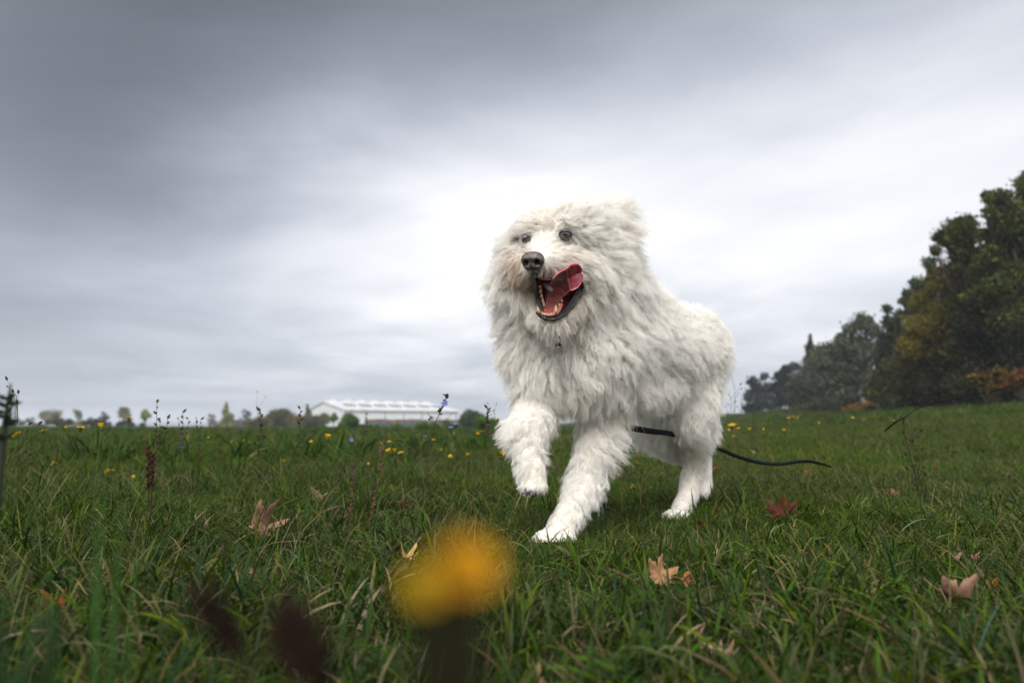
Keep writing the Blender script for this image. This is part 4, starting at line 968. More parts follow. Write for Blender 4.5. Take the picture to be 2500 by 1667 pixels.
for side_s in (0, 1):
    for i in range(NSEC):
        f = i / (NSEC - 1)
        T = ((Ls[min(i + 1, NSEC - 1)] + Rs[min(i + 1, NSEC - 1)]) - (Ls[max(i - 1, 0)] + Rs[max(i - 1, 0)])).normalized(); Wv = (Rs[i] - Ls[i]); Nn = T.cross(Wv.normalized()).normalized()
        if Nn.dot(WD(0, 0, -1)) < 0: Nn = -Nn
        for k in range(NW):
            s = k / (NW - 1); e_ = math.sin(s * math.pi)
            cup = -.009 * e_ * (1 if f < .95 else .5) - .0025 * math.exp(-((s - .5) / .06) ** 2)      # hollow with a median furrow
            crease = -.0035 * math.exp(-((f - .63) / .018) ** 2)
            th_ = (.0028 * min(1, e_ * 3) ** .5) * (1 if side_s == 0 else -1.3)
            V.append(Ls[i] + Wv * s + Nn * (cup + crease + th_))
            rimv = max(math.exp(-(s / .07) ** 2), math.exp(-((1 - s) / .07) ** 2), math.exp(-((1 - f) / .035) ** 2))
            if side_s == 0:
                base_ = (.42, .34, .40) if .28 < f < .63 else ((.56, .30, .40) if f >= .63 else (1.05, 1.1, 1.1))
                cr_ = math.exp(-((f - .62) / .012) ** 2)
                rim_c = (1.7, 1.3, 1.5)
                mixv = min(1, rimv * (1.0 if f > .3 else .2) + .6 * cr_)
                Cc_.append(tuple(base_[q] * (1 - mixv) + rim_c[q] * mixv for q in range(3)) + (1,))
            else: Cc_.append((1.2, 1.5, 1.5, 1))
for side_s in (0, 1):
    o_ = side_s * NSEC * NW
    for i in range(NSEC - 1):
        for k in range(NW - 1): F_.append((o_ + i * NW + k, o_ + i * NW + k + 1, o_ + (i + 1) * NW + k + 1, o_ + (i + 1) * NW + k))
o_ = NSEC * NW
for i in range(NSEC - 1):
    for k in (0, NW - 1): F_.append((i * NW + k, (i + 1) * NW + k, o_ + (i + 1) * NW + k, o_ + i * NW + k))
for k in range(NW - 1):
    i = NSEC - 1; F_.append((i * NW + k, i * NW + k + 1, o_ + i * NW + k + 1, o_ + i * NW + k))
inv_parent(link('tongue', mesh('tongue', V, F_, True, Cc_), m_tongue), dog)
# pale underside fold left of the tongue
V, F_, Cc_ = [], [], []
fl = [((1323, 690), (1344, 690)), ((1328, 697), (1345, 697)), ((1335, 704), (1347, 703)), ((1341, 709), (1349, 708)), ((1346, 711), (1350, 711))]
for i, (l, r_) in enumerate(fl):
    for k in range(7):
        s = k / 6; V.append(W(l[0] + (r_[0] - l[0]) * s, l[1] + (r_[1] - l[1]) * s, 1.640 + .004 * i / 4 - .007 * math.sin(s * math.pi))); Cc_.append((.85, 2.2, 2.2, 1))
for i in range(4):
    for k in range(6): F_.append((i * 7 + k, i * 7 + k + 1, (i + 1) * 7 + k + 1, (i + 1) * 7 + k))
so = sub(link('tongue_fold', mesh('tongue_fold', V, F_, True, Cc_), m_tongue)); sm = so.modifiers.new('t', 'SOLIDIFY'); sm.thickness = .003

# ---- paws: pads and claws
def ellip(name, c, rx, ry, rz, mat):
    mb = MB(); V, F_ = [], []
    for i in range(9):
        for j in range(12):
            th = math.pi * i / 8; ph = 2 * math.pi * j / 12; V.append(Vector((c.x + rx * math.sin(th) * math.cos(ph), c.y + ry * math.sin(th) * math.sin(ph), c.z + rz * math.cos(th))))
    for i in range(8):
        for j in range(12): F_.append((i * 12 + j, i * 12 + (j + 1) % 12, (i + 1) * 12 + (j + 1) % 12, (i + 1) * 12 + j))
    mb.add(V, F_); return inv_parent(mb.build(name, mat), dog)
for (x, y, d) in ((1290, 1200, 1.705), (1303, 1204, 1.705), (1316, 1200, 1.715), (1322, 1186, 1.735)): ellip('paw_pad', W(x, y, d), .011, .012, .010, m_pad)
ellip('paw_pad', W(1318, 1175, 1.755), .016, .014, .014, m_pad)
for (x, y, d, lx) in ((1318, 1323, 1.710, -.4), (1341, 1328, 1.706, -.1), (1365, 1328, 1.706, .1), (1386, 1323, 1.710, .3), (1625, 1266, 2.166, -.3), (1641, 1269, 2.164, -.1), (1658, 1269, 2.164, .1), (1282, 1199, 1.685, -.2), (1297, 1204, 1.68, 0)):
    mb = MB(); p = W(x, y, d); dr = WD(lx, -.55, -.8).normalized(); mb.tube([p - dr * .008, p, p + dr * .008 + Vector((0, 0, -.001))], [.003, .0028, .0006], 7); inv_parent(mb.build('claw', m_claw), dog)

# ---- collar
m_strap = simple_mat('black_webbing', (.010, .010, .011), .9, .08, 300, (.8, .0006, 900), var=.3)
m_metal, nt, b, e = new_mat('buckle_metal'); b.inputs['Metallic'].default_value = 1; b.inputs['Base Color'].default_value = (.35, .32, .28, 1); b.inputs['Roughness'].default_value = .35
m_brown = simple_mat('brown_collar', (.09, .075, .055), .7, .3, 200, (.5, .0006, 600), var=.3)
cpts = []
cc0 = W(1415, 806, 1.915)
for k in range(40):
    a_ = 2 * math.pi * k / 40; cpts.append(cc0 + WD(math.cos(a_) * .138, -.035 + math.sin(a_) * .045 - .03 * (1 if math.sin(a_) < 0 else 0) * 0, math.sin(a_) * .138))
mb = MB()
for r_off in (0,):
    V, F_ = [], []
    for p in cpts:
        o3 = (p - cc0).normalized(); V += [p + Vector((0, 0, .011)), p - Vector((0, 0, .011)), p - Vector((0, 0, .011)) + o3 * .003, p + Vector((0, 0, .011)) + o3 * .003]
    for k in range(40):
        a_, b2 = k * 4, ((k + 1) % 40) * 4
        for q in range(4): F_.append((a_ + q, b2 + q, b2 + (q + 1) % 4, a_ + (q + 1) % 4))
    mb.add(V, F_)
collar = inv_parent(mb.build('collar', m_brown), dog)
mb = MB()
c0 = W(1363, 830, 1.695)
for s in (-1, 1): mb.tube([c0 + WD(s * .006, .017, 0), c0 + WD(s * .006, -.018, 0)], .0022, 8)
mb.tube([c0 + WD(-.006, .017, 0), c0 + WD(.006, .017, 0)], .0025, 8); mb.tube([c0 + WD(-.006, -.018, 0), c0 + WD(.006, -.018, 0)], .0025, 8)
bk = mb.build('buckle', m_metal); bk.parent = collar
mb = MB(); mb.tube([c0 + WD(0, .015, .004), c0 + WD(0, -.02, .004)], .0055, 8); bk = mb.build('strap_end', m_brown); bk.parent = collar

# ---- leash
def ribbon(mb, pts, wid, th, n=60, twist=None):
    P_ = spline(pts, n); V, F_ = [], []
    for i, p in enumerate(P_):
        T = (P_[min(i + 1, n - 1)] - P_[max(i - 1, 0)]).normalized(); a_ = twist(i / (n - 1)) if twist else 0
        s = T.cross(Vector((0, 0, 1))).normalized(); u_ = s.cross(T).normalized(); x = (u_ * math.cos(a_) + s * math.sin(a_)); y = T.cross(x)
        ww = wid(i / (n - 1)) if callable(wid) else wid
        V += [p + x * ww / 2 + y * th / 2, p - x * ww / 2 + y * th / 2, p - x * ww / 2 - y * th / 2, p + x * ww / 2 - y * th / 2]
    for i in range(n - 1):
        for q in range(4): F_.append((i * 4 + q, (i + 1) * 4 + q, (i + 1) * 4 + (q + 1) % 4, i * 4 + (q + 1) % 4))
    mb.add(V, F_)
mb = MB()
ribbon(mb, [W(1372, 850, 1.78), W(1400, 960, 1.86), W(1480, 1030, 1.92), W(1550, 1046, 1.97), W(1592, 1053, 2.03), W(1634, 1058, 2.13), W(1690, 1072, 2.48), W(1752, 1094, 2.72), W(1800, 1114, 2.75), W(1850, 1128, 2.72), W(1900, 1133, 2.72), W(1945, 1127, 2.76), W(1975, 1126, 2.85), W(2005, 1132, 2.95), W(2030, 1140, 3.0)],
       lambda t: .0195 - .008 * t, .0022, 120, lambda t: .05 + (1.1 * max(0, (t - .70) / .3) ** 1.0) + .25 * math.sin(t * 14))
leash = mb.build('leash', m_strap); tag(leash, 'flat black leash trailing from the dog between its legs onto the grass', 'leash')
mb = MB(); ribbon(mb, [W(2160, 1052, 3.0), W(2185, 1032, 2.9), W(2210, 1018, 2.85), W(2240, 998, 2.8), W(2300, 980, 2.7), W(2370, 965, 2.6), W(2440, 950, 2.5), W(2520, 922, 2.4), W(2700, 880, 2.2)], lambda t: .0065 if t < .25 else .0024, .002, 80, lambda t: .3 + 1.0 * math.sin(t * 9))
cord = mb.build('cord', m_strap); tag(cord, 'thin black cord rising over the meadow to the right picture edge', 'cord')

# ------------------------------------------------------------------ small things in the meadow
m_petal = leaf_mat('yellow_petal', trans=.3, rough=.6, spec=.2, objrand=.1)
m_blue = leaf_mat('blue_petal', trans=.3, rough=.6, spec=.2, objrand=.1)
m_stem = leaf_mat('green_stem', trans=.1, rough=.8, spec=.05, objrand=.2)
m_dry = leaf_mat('dry_stalk', trans=.1, rough=.85, spec=.1, objrand=.2)
def flower_mesh(name, R, n, colr, cup=.5, width=.42, layers=2, seed=0):
    r_ = random.Random(seed); V, F_, Cc_ = [], [], []
    for l in range(layers):
        for k in range(n):
            a = 2 * math.pi * (k + .5 * l) / n + r_.uniform(-.12, .12); rr = R * (1 - .3 * l) * r_.uniform(.85, 1.08); up_ = cup * (1 + .5 * l) + r_.uniform(-.12, .12)
            d = Vector((math.cos(a), math.sin(a), 0)); s = Vector((-d.y, d.x, 0)); o = len(V)
            for (t, w_) in ((.08, .35), (.45, .9), (.85, 1.0)):
                c = d * rr * t * math.cos(up_ * t) + Vector((0, 0, rr * math.sin(up_) * t))
                V.append(c - s * R * width * .5 * w_); V.append(c + s * R * width * .5 * w_)
            V.append(d * rr * math.cos(up_ * .8) + Vector((0, 0, rr * math.sin(up_)))); g = r_.uniform(.85, 1.15)
            Cc_ += [tuple(q * g for q in colr) + (1,)] * 7
            F_ += [(o, o + 1, o + 3, o + 2), (o + 2, o + 3, o + 5, o + 4), (o + 4, o + 5, o + 6)]
    return mesh(name, V, F_, True, Cc_)
def dome_mesh(name, r, h, colr, z=0):
    V, F_ = [], []
    for i in range(6):
        th = math.pi * i / 5
        for j in range(10):
            ph = 2 * math.pi * j / 10; V.append((r * math.sin(th) * math.cos(ph), r * math.sin(th) * math.sin(ph), z + h * math.cos(th)))
    for i in range(5):
        for j in range(10): F_.append((i * 10 + j, i * 10 + (j + 1) % 10, (i + 1) * 10 + (j + 1) % 10, (i + 1) * 10 + j))
    return mesh(name, V, F_, True, [tuple(colr) + (1,)] * len(V))
YC = (.62, .40, .012)
Yp = [flower_mesh('petals', .0135, 13, YC, cup=c, seed=s) for s, c in enumerate((.35, .75, 1.1, .15))]
Yc = dome_mesh('centre', .0045, .003, (.50, .26, .01), .003); Yg = dome_mesh('calyx', .0045, .006, (.05, .09, .02), -.004)
Bp = [flower_mesh('petals', .0150, 11, (.17, .21, .52), cup=c, width=.36, layers=1, seed=s + 9) for s, c in enumerate((.3, .6))]
Bc = dome_mesh('centre', .003, .003, (.10, .10, .45), .003)
def stem_curve(parent, base, top, r, mat=None, name='stem', cc=(.055, .085, .025, 1), bend=.12, n=6):
    b_ = Vector(base); t_ = Vector(top); d = t_ - b_; sx = random.uniform(-1, 1) * bend * d.length; sy = random.uniform(-1, 1) * bend * d.length
    pts = [b_ + d * (k / n) + Vector((sx, sy, 0)) * math.sin(math.pi * k / n) for k in range(n + 1)]
    mb = MB(); mb.tube(pts, [r * (1.2 - .5 * k / n) for k in range(n + 1)], 6, cc); o = mb.build(name, mat or m_stem); inv_parent(o, parent); return pts
def flower(px, py, D, label, kind='yellow', scale=1.0, group=None, tilt=None, name=None, base=None):
    hp = W(px, py, D); bx, by = (hp.x + random.uniform(-.03, .03), hp.y + random.uniform(-.03, .03)) if base is None else base
    g = float(gz(bx, by)); o = empty(name or ('yellow_flower' if kind == 'yellow' else 'chicory_flower'), (bx, by, g))
    tag(o, label, 'flower', group or ('yellow flowers in the meadow' if kind == 'yellow' else 'blue flowers in the meadow'))
    stem_curve(o, (bx, by, g - .01), hp - Vector((0, 0, .004)), .0011 * scale)
    rot = (random.uniform(-.7, .7) + .5, random.uniform(-.5, .5), random.uniform(0, 6)) if tilt is None else tilt
    for me_, m_, nm in (((random.choice(Yp), m_petal, 'petals'), (Yc, m_petal, 'centre'), (Yg, m_stem, 'calyx')) if kind == 'yellow' else ((random.choice(Bp), m_blue, 'petals'), (Bc, m_blue, 'centre'), (Yg, m_stem, 'calyx'))):
        q = link(nm, me_, m_); q.location = hp; q.rotation_euler = rot; q.scale = (scale,) * 3; inv_parent(q, o)
    return o
YF = [
 (42, 1062, 2.2, 1.5, 'blurred yellow flower near the left picture edge'), (105, 1052, 2.4, 1.3, 'dim yellow flower between the left edge flower and the olive bush'),
 (158, 1045, 2.6, 1.1, 'yellow flower below the olive bush on the left horizon'), (196, 1046, 2.2, 1.5, 'yellow flower left of the pair that stands against the horizon'),
 (248, 1043, 2.0, 1.5, 'open yellow flower leaning under a bent grass blade at left'), (315, 1022, 2.0, 1.5, 'yellow flower standing highest against the horizon trees at left'),
 (132, 1131, 2.2, 1.1, 'small orange yellow flower low in the dark grass at far left'), (262, 1151, 2.1, 1.0, 'left one of two yellow flowers touching in the left grass'), (276, 1149, 2.1, 1.2, 'right one of two yellow flowers touching in the left grass'),
 (328, 1167, 2.0, 1.1, 'yellow flower in the grass right of the touching pair'), (351, 1072, 3.5, 1.0, 'faint orange flower above the dark seed heads'),
 (508, 1069, 5.5, 1.0, 'tiny yellow flower left of the leafy weed clump'), (567, 1079, 4.2, 1.1, 'orange yellow flower left in the pair beside the leafy weed clump'), (596, 1076, 4.2, 1.2, 'yellow flower right in the pair beside the leafy weed clump'),
 (607, 1080, 5.0, .8, 'small dull yellow flower right of the pair by the weed clump'), (630, 1081, 5.0, .9, 'small yellow flower below the bare grey tree'), (530, 1090, 5.0, .9, 'small yellow flower low between the left dry stalks'),
 (800, 1071, 2.6, 1.5, 'large open yellow flower below the warehouse gable'), (759, 1079, 4.0, 1.0, 'small orange yellow flower left of the large open one'), (795, 1059, 5.0, .7, 'tiny yellow flower just above the large open one'),
 (693, 1125, 3.0, .9, 'dull yellow flower deep in the grass below the olive tree'), (897, 1134, 3.0, .9, 'pale yellow flower low in the grass before the warehouse'),
 (879, 1069, 6.0, .8, 'tiny yellow flower beside the left blue flower'), (930, 1083, 4.0, .9, 'pale yellow flower above the bright cluster'), (950, 1079, 4.0, 1.1, 'orange yellow flower above the bright cluster'),
 (952, 1105, 2.6, 1.5, 'biggest yellow flower of the bright cluster in mid meadow'), (964, 1102, 2.65, 1.1, 'middle yellow flower of the bright cluster'), (978, 1105, 2.7, 1.1, 'right hand yellow flower of the bright cluster'),
 (971, 1033, 5.0, 1.3, 'orange flower standing before the brown fence'), (1058, 1075, 3.4, 1.1, 'orange yellow flower below the blue flowers'), (1079, 1098, 3.6, .9, 'orange flower low beside the tall chicory stem'),
 (1098, 1117, 2.8, 1.2, 'yellow flower half hidden in long blades left of the dog'), (1140, 1112, 2.8, 1.1, 'yellow flower in grass between long blades and raised paw'),
 (1163, 1059, 3.0, 1.1, 'left yellow flower of the two before the dark round bush'), (1175, 1055, 3.0, 1.3, 'right yellow flower of the two before the dark round bush'), (1215, 1024, 2.8, 1.2, 'yellow flower on the horizon touching the raised leg fur'),
 (1224, 1108, 2.6, 1.3, 'yellow flower beside the wrist of the raised foreleg'), (1222, 1117, 2.6, 1.0, 'second yellow flower beside the raised wrist, the lower one'),
 (1559, 1133, 3.0, 1.4, 'yellow flower seen between the forelegs and hind legs'), (1541, 1059, 3.8, 1.0, 'tiny yellow flower just under the leash behind the foreleg'), (1546, 1190, 2.6, 1.1, 'brownish yellow flower low between the dog legs'),
 (1787, 1040, 3.4, 1.6, 'large yellow flower touching the fur of the hind thigh'), (1794, 1067, 3.4, 1.2, 'lowest yellow flower of the patch behind the dog'), (1803, 1048, 3.5, 1.1, 'yellow flower in the middle of the patch behind the dog'),
 (1781, 1052, 3.6, 1.0, 'yellow flower of the patch closest to the hind leg fur'), (1796, 1037, 3.8, .9, 'small yellow flower topping the patch behind the dog'), (1832, 1049, 3.6, 1.0, 'orange flower right of the patch behind the dog'),
 (1867, 1048, 4.0, .9, 'dull yellow flower alone right of the patch'), (1913, 1052, 3.8, 1.2, 'bright yellow flower alone in the lawn below the hedge'), (1926, 1022, 5.0, 1.2, 'left yellow flower of three before the green hedge'),
 (1937, 1018, 5.2, 1.0, 'middle yellow flower of three before the green hedge'), (1948, 1020, 5.2, 1.2, 'right yellow flower of three before the green hedge'), (2002, 1033, 4.8, 1.0, 'small yellow flower before the willow hedge'),
 (2082, 1019, 5.5, 1.0, 'small yellow flower below the orange bushes'), (2132, 1017, 5.2, 1.1, 'yellow flower right of the small one under the orange bushes'), (2182, 1029, 4.6, .9, 'small yellow flower near the black cord'),
]
for (x, y, d, s, lab) in YF: flower(x, y, d, lab, 'yellow', s * (.72 if x < 400 else .9))
for (x, y, d, s, lab) in ((1050, 1021, 2.6, 1.2, 'blue chicory flower on the horizon against the warehouse wall'), (1113, 1038, 2.7, 1.3, 'pale blue flower at the right end of the warehouse'), (1100, 1046, 2.7, 1.2, 'blue flower just left and below the pale blue one'),
                          (1039, 1067, 3.0, 1.2, 'blue flower below the chicory in mid meadow'), (856, 1075, 3.4, 1.2, 'lilac blue flower in the meadow left of centre'), (735, 1087, 3.8, 1.0, 'tiny blue flower beneath the warehouse gable'), (445, 1094, 2.3, 1.1, 'dark blue flower in the shaded left grass')):
    flower(x, y, d, lab, 'blue', s * .75)
# stalks
def stalk(px, py, D, bpx, label, r=.0016, kind='seed', colr=(.06, .045, .032), name='dry_stalk', bpy_=None, nb=14, head=.45, r_seed=1.0):
    top = W(px, py, D); foot = W(bpx, 1200, D); bx, by = foot.x, foot.y; g = float(gz(bx, by)); o = empty(name, (bx, by, g)); tag(o, label, 'stalk', 'dry stalks standing in the meadow')
    cc = tuple(colr) + (1,); pts = stem_curve(o, (bx, by, g - .01), top, r * .7, m_dry, 'stem', cc, .03, 10)
    mb = MB(); L = (top - Vector((bx, by, g))).length
    for k in range(nb):
        f = 1 - head * (k / nb); i = f * 10; i0 = min(int(i), 9); p = pts[i0].lerp(pts[i0 + 1], i - i0)
        a = random.uniform(0, 6.28); d = Vector((math.cos(a), math.sin(a), random.uniform(.4, 1.4))).normalized(); s = r * 3.2 * random.uniform(.7, 1.4) * r_seed
        if kind == 'seed': mb.tube([p, p + d * s * 1.0, p + d * s * 2.2, p + d * s * 3], [s * .25, s * .8, s * .55, s * .1], 5, cc)
        elif kind == 'branch':
            d.z += .3; q = p + d * L * random.uniform(.05, .16); mb.tube([p, p.lerp(q, .5) + Vector((0, 0, -.004)), q], [r * .5, r * .4, r * .25], 4, cc); mb.tube([q, q + d * s, q + d * s * 2.2], [s * .3, s * .7, s * .1], 5, cc)
    o2 = mb.build('seed_heads', m_dry); inv_parent(o2, o); return o
stalk(383, 982, 2.4, 388, 'knobbly dry stalk standing free against the sky between tree groups', .0016, nb=12, head=.6)
stalk(446, 1007, 2.6, 455, 'dry stalk with dark buds right of the knobbly one', .0015, nb=9, head=.5)
stalk(436, 1023, 2.8, 442, 'short thin dry stalk just left of the budded one', .0012, nb=6)
stalk(409, 1022, 2.4, 410, 'plain upright dark stalk between the two seedy ones', .0016, nb=6, head=.3)
stalk(391, 1030, 2.6, 394, 'low plain stalk beside the knobbly stalk', .0014, nb=5, head=.3)
stalk(479, 1022, 3.0, 482, 'left one of twin thin stalks before the bare shrubby tree', .0014, nb=8)
stalk(490, 1024, 3.0, 492, 'right one of twin thin stalks before the bare shrubby tree', .0014, nb=8)
stalk(459, 1022, 2.8, 470, 'slanted pale dry stalk left of the twin stalks', .0013, nb=8, colr=(.12, .10, .07))
stalk(636, 1003, 2.8, 652, 'tall dark stalk left of the olive tree leaning left', .0020, nb=10, head=.35)
stalk(626, 985, 3.5, 640, 'thin hairlike stalk rising above the leaning dark one', .0012, 'branch', nb=6)
stalk(733, 998, 2.6, 736, 'straight dark stalk crossing the tall leafy tree', .0016, nb=8, head=.3)
stalk(894, 1012, 3.0, 893, 'thin dark stalk in front of the warehouse wall', .0013, nb=6, head=.3)
stalk(1190, 997, 2.6, 1205, 'dark grass head leaning left beside the raised paw', .0018, nb=14, head=.3)
stalk(1208, 1002, 2.7, 1212, 'branching pale weed stalk behind the raised paw', .0012, 'branch', colr=(.10, .12, .04), nb=10)
stalk(1793, 938, 4.0, 1790, 'thin twiggy stalk above the meadow behind the dog rump', .0016, 'branch', nb=12, head=.6, colr=(.10, .09, .07))
stalk(1782, 958, 4.0, 1781, 'shorter twiggy stalk touching the dog rump', .0014, 'branch', nb=8, head=.6, colr=(.10, .09, .07))
stalk(1810, 965, 4.2, 1812, 'shortest twiggy stalk right of the two behind the rump', .0014, 'branch', nb=8, head=.6, colr=(.10, .09, .07))
stalk(1838, 1015, 3.8, 1836, 'dark seed stalk right of the yellow flower patch', .0016, nb=10)
stalk(40, 966, 1.6, 36, 'thin branching stalk on the left behind the thick one', .0010, 'branch', nb=14, head=.6)
stalk(361, 1092, 1.7, 357, 'dark brown dock seed head in the left grass', .0022, nb=46, head=.42, colr=(.045, .022, .015), r_seed=.5, name='dock_stalk')
stalk(372, 1108, 1.75, 366, 'second dark dock seed head close to the first', .0022, nb=40, head=.38, colr=(.05, .025, .016), r_seed=.45, name='dock_stalk')
stalk(935, 1090, 1.9, 892, 'brown ribbed grass head slanting right in mid meadow', .0014, nb=60, head=.75, colr=(.13, .075, .045), r_seed=.6, name='grass_stalk')
stalk(860, 1130, 1.8, 854, 'brown ribbed grass head standing upright left of the slanting one', .0014, nb=56, head=.7, colr=(.12, .07, .045), r_seed=.6, name='grass_stalk')
stalk(2205, 1048, 2.4, 2250, 'dark dead weed stalk bent left below the black cord', .0018, 'branch', nb=16, head=.8, colr=(.03, .02, .015), name='weed_stalk')
stalk(2225, 1062, 2.5, 2262, 'smaller dark dead weed stalk right of the bent one', .0014, 'branch', nb=12, head=.8, colr=(.03, .02, .015), name='weed_stalk')
# tall chicory with buds
top = W(1088, 966, 2.5); o = empty('chicory_plant', (W(1040, 1200, 2.5).x, W(1040, 1200, 2.5).y, 0)); tag(o, 'tall budded chicory plant with one blue flower left of the dog', 'plant')
bx, by = o.location.x, o.location.y
pts = [Vector((bx, by, 0)), W(1045, 1110, 2.5), W(1052, 1070, 2.5), W(1064, 1030, 2.5), W(1075, 1005, 2.5), W(1086, 985, 2.5), top]
mb = MB(); pp = spline(pts, 30); mb.tube(pp, [.0022 - .0012 * k / 29 for k in range(30)], 6, (.06, .05, .03, 1))
mb.tube([pp[16], W(1046, 1015, 2.5), W(1045, 1004, 2.5)], [.0011, .001, .0006], 5, (.06, .05, .03, 1)); mb.tube([pp[15], W(1085, 1030, 2.5), W(1104, 1008, 2.5)], [.001, .0008, .0005], 5, (.06, .05, .03, 1))
mb.tube([pp[8], W(1025, 1075, 2.5), W(1010, 1060, 2.5)], [.001, .0008, .0005], 5, (.06, .05, .03, 1)); mb.tube([pp[10], W(1100, 1050, 2.5), W(1128, 1022, 2.5)], [.001, .0008, .0005], 5, (.06, .05, .03, 1))
inv_parent(mb.build('stem', m_dry), o)
mb = MB()
for k in range(34):
    p = pp[random.choice(range(18, 30))]; d = Vector((random.gauss(0, 1), random.gauss(0, 1), abs(random.gauss(.6, .6)))).normalized(); mb.tube([p, p + d * .005, p + d * .010, p + d * .013], [.001, .0028, .002, .0004], 5, (.055, .045, .04, 1))
inv_parent(mb.build('buds', m_dry), o)
q = link('petals', Bp[0], m_blue); q.location = W(1085, 986, 2.49); q.rotation_euler = (1.2, 0, .3); q.scale = (.9,) * 3; inv_parent(q, o)
# thick stalk at left edge, near the lens
o = empty('thistle_stalk', (W(5, 1100, .75).x, W(5, 1100, .75).y, 0)); tag(o, 'thick dark stalk with small leaves at the left picture edge', 'stalk')
mb = MB(); pts = spline([Vector((o.location.x, o.location.y, -.01)), W(6, 1090, .75), W(14, 1030, .75), W(18, 985, .75), W(27, 936, .75)], 20); mb.tube(pts, [.0035 - .0027 * (k / 19) ** 1.5 for k in range(20)], 7, (.03, .035, .025, 1)); inv_parent(mb.build('stem', m_dry), o)
mb = MB()
for k in range(22):
    p = pts[random.choice(range(5, 17))]; d = Vector((random.gauss(0, 1), random.gauss(0, 1), random.gauss(.5, .5))).normalized(); mb.tube([p, p + d * .006, p + d * .014], [.0006, .003, .0004], 4, (.03, .05, .02, 1))
inv_parent(mb.build('leaves', m_stem), o)

# large single grass plants: long blades that stand out
def long_blade(mb, base, tip, w0, arch=.25, cc=(.06, .11, .03, 1), fold=.25, n=12):
    b_ = Vector(base); t_ = Vector(tip); d = t_ - b_; hor = Vector((d.x, d.y, 0)); side = d.cross(Vector((0, 0, 1))); side = side.normalized() if side.length > 1e-6 else Vector((1, 0, 0))
    V, F_ = [], []
    for k in range(n + 1):
        t = k / n; c = b_ + d * t + Vector((0, 0, 1)) * arch * d.length * math.sin(math.pi * t) ; w_ = w0 * (1 - t ** 2.2) * .5 * (1 if t > .1 else .7) + .0002
        up_ = Vector((0, 0, 1)).cross(side).cross(side); V += [c - side * w_, c + Vector((0, 0, -w_ * fold * 2)), c + side * w_]
    for k in range(n):
        a = k * 3; F_ += [(a, a + 1, a + 4, a + 3), (a + 1, a + 2, a + 5, a + 4)]
    mb.add(V, F_, cc)
def blades(name, label, lst, cc):
    p0 = lst[0][0]; o = empty(name, p0); tag(o, label, 'grass', 'single long grass blades')
    for (b_, t_, w_, ar_) in lst:
        mb = MB(); long_blade(mb, b_, t_, w_, ar_, cc); inv_parent(mb.build('blade', m_stem), o)
gp = lambda x, y: on_ground(x, y)
def up(px, py, ref): 
    d = project(np.array(ref))[2]; return W(px, py, float(d))
for lab, lst, cc in (
    ('broad bright blade leaning over the hind paw', [((1742, 1302), (1676, 1222), .006, .08)], (.085, .17, .03, 1)),
    ('twin broad blades pointing up right in mid meadow', [((975, 1200), (1010, 1090), .011, .05), ((950, 1195), (1004, 1100), .008, .08)], (.05, .115, .02, 1)),
    ('long broad blade slanting across the orange leaf', [((1630, 1450), (1790, 1250), .007, .05)], (.035, .09, .018, 1)),
    ('pale arched blade in front of the right hand grass', [((2165, 1330), (2335, 1300), .006, .28)], (.14, .18, .12, 1)),
    ('second pale arched blade dropping to the right', [((2240, 1340), (2450, 1400), .006, .30)], (.10, .16, .07, 1)),
    ('pale green blade arching left of the red leaf', [((1860, 1270), (1990, 1370), .005, .10)], (.10, .16, .07, 1)),
    ('upright dark blade right of the red leaf', [((2140, 1250), (2110, 1125), .008, .02)], (.035, .085, .02, 1)),
    ('bluish blade pointing up at the lower right edge', [((2370, 1640), (2450, 1460), .007, .10)], (.09, .14, .11, 1)),
    ('pale dry blade standing at lower right', [((2235, 1640), (2240, 1545), .006, .03)], (.22, .18, .13, 1)),
    ('grey green blades bending in the left grass', [((315, 1230), (330, 1115), .005, .10), ((230, 1180), (200, 1085), .008, .1), ((300, 1290), (385, 1180), .004, .2)], (.09, .14, .09, 1)),
    ('dark blade bending right over the left yellow flower', [((250, 1250), (293, 1013), .003, .12)], (.04, .06, .03, 1)),
    ('pale arched blade beside the out of focus flower', [((1040, 1420), (1150, 1290), .004, .22), ((1190, 1400), (1095, 1300), .004, .2)], (.17, .17, .07, 1)),
    ('tuft of broad blades left of the tan leaf', [((620, 1400), (520, 1350), .005, .2), ((640, 1390), (610, 1300), .005, .1), ((660, 1380), (680, 1280), .005, .1), ((600, 1390), (555, 1330), .005, .15)], (.05, .12, .02, 1))):
    L2 = []
    for (bp_, tp__, w_, ar_) in lst:
        g0_ = gp(*bp_); L2.append((g0_ + Vector((0, 0, -.005)), up(tp__[0], tp__[1], g0_), w_, ar_))
    blades('long_grass', lab, L2, cc)

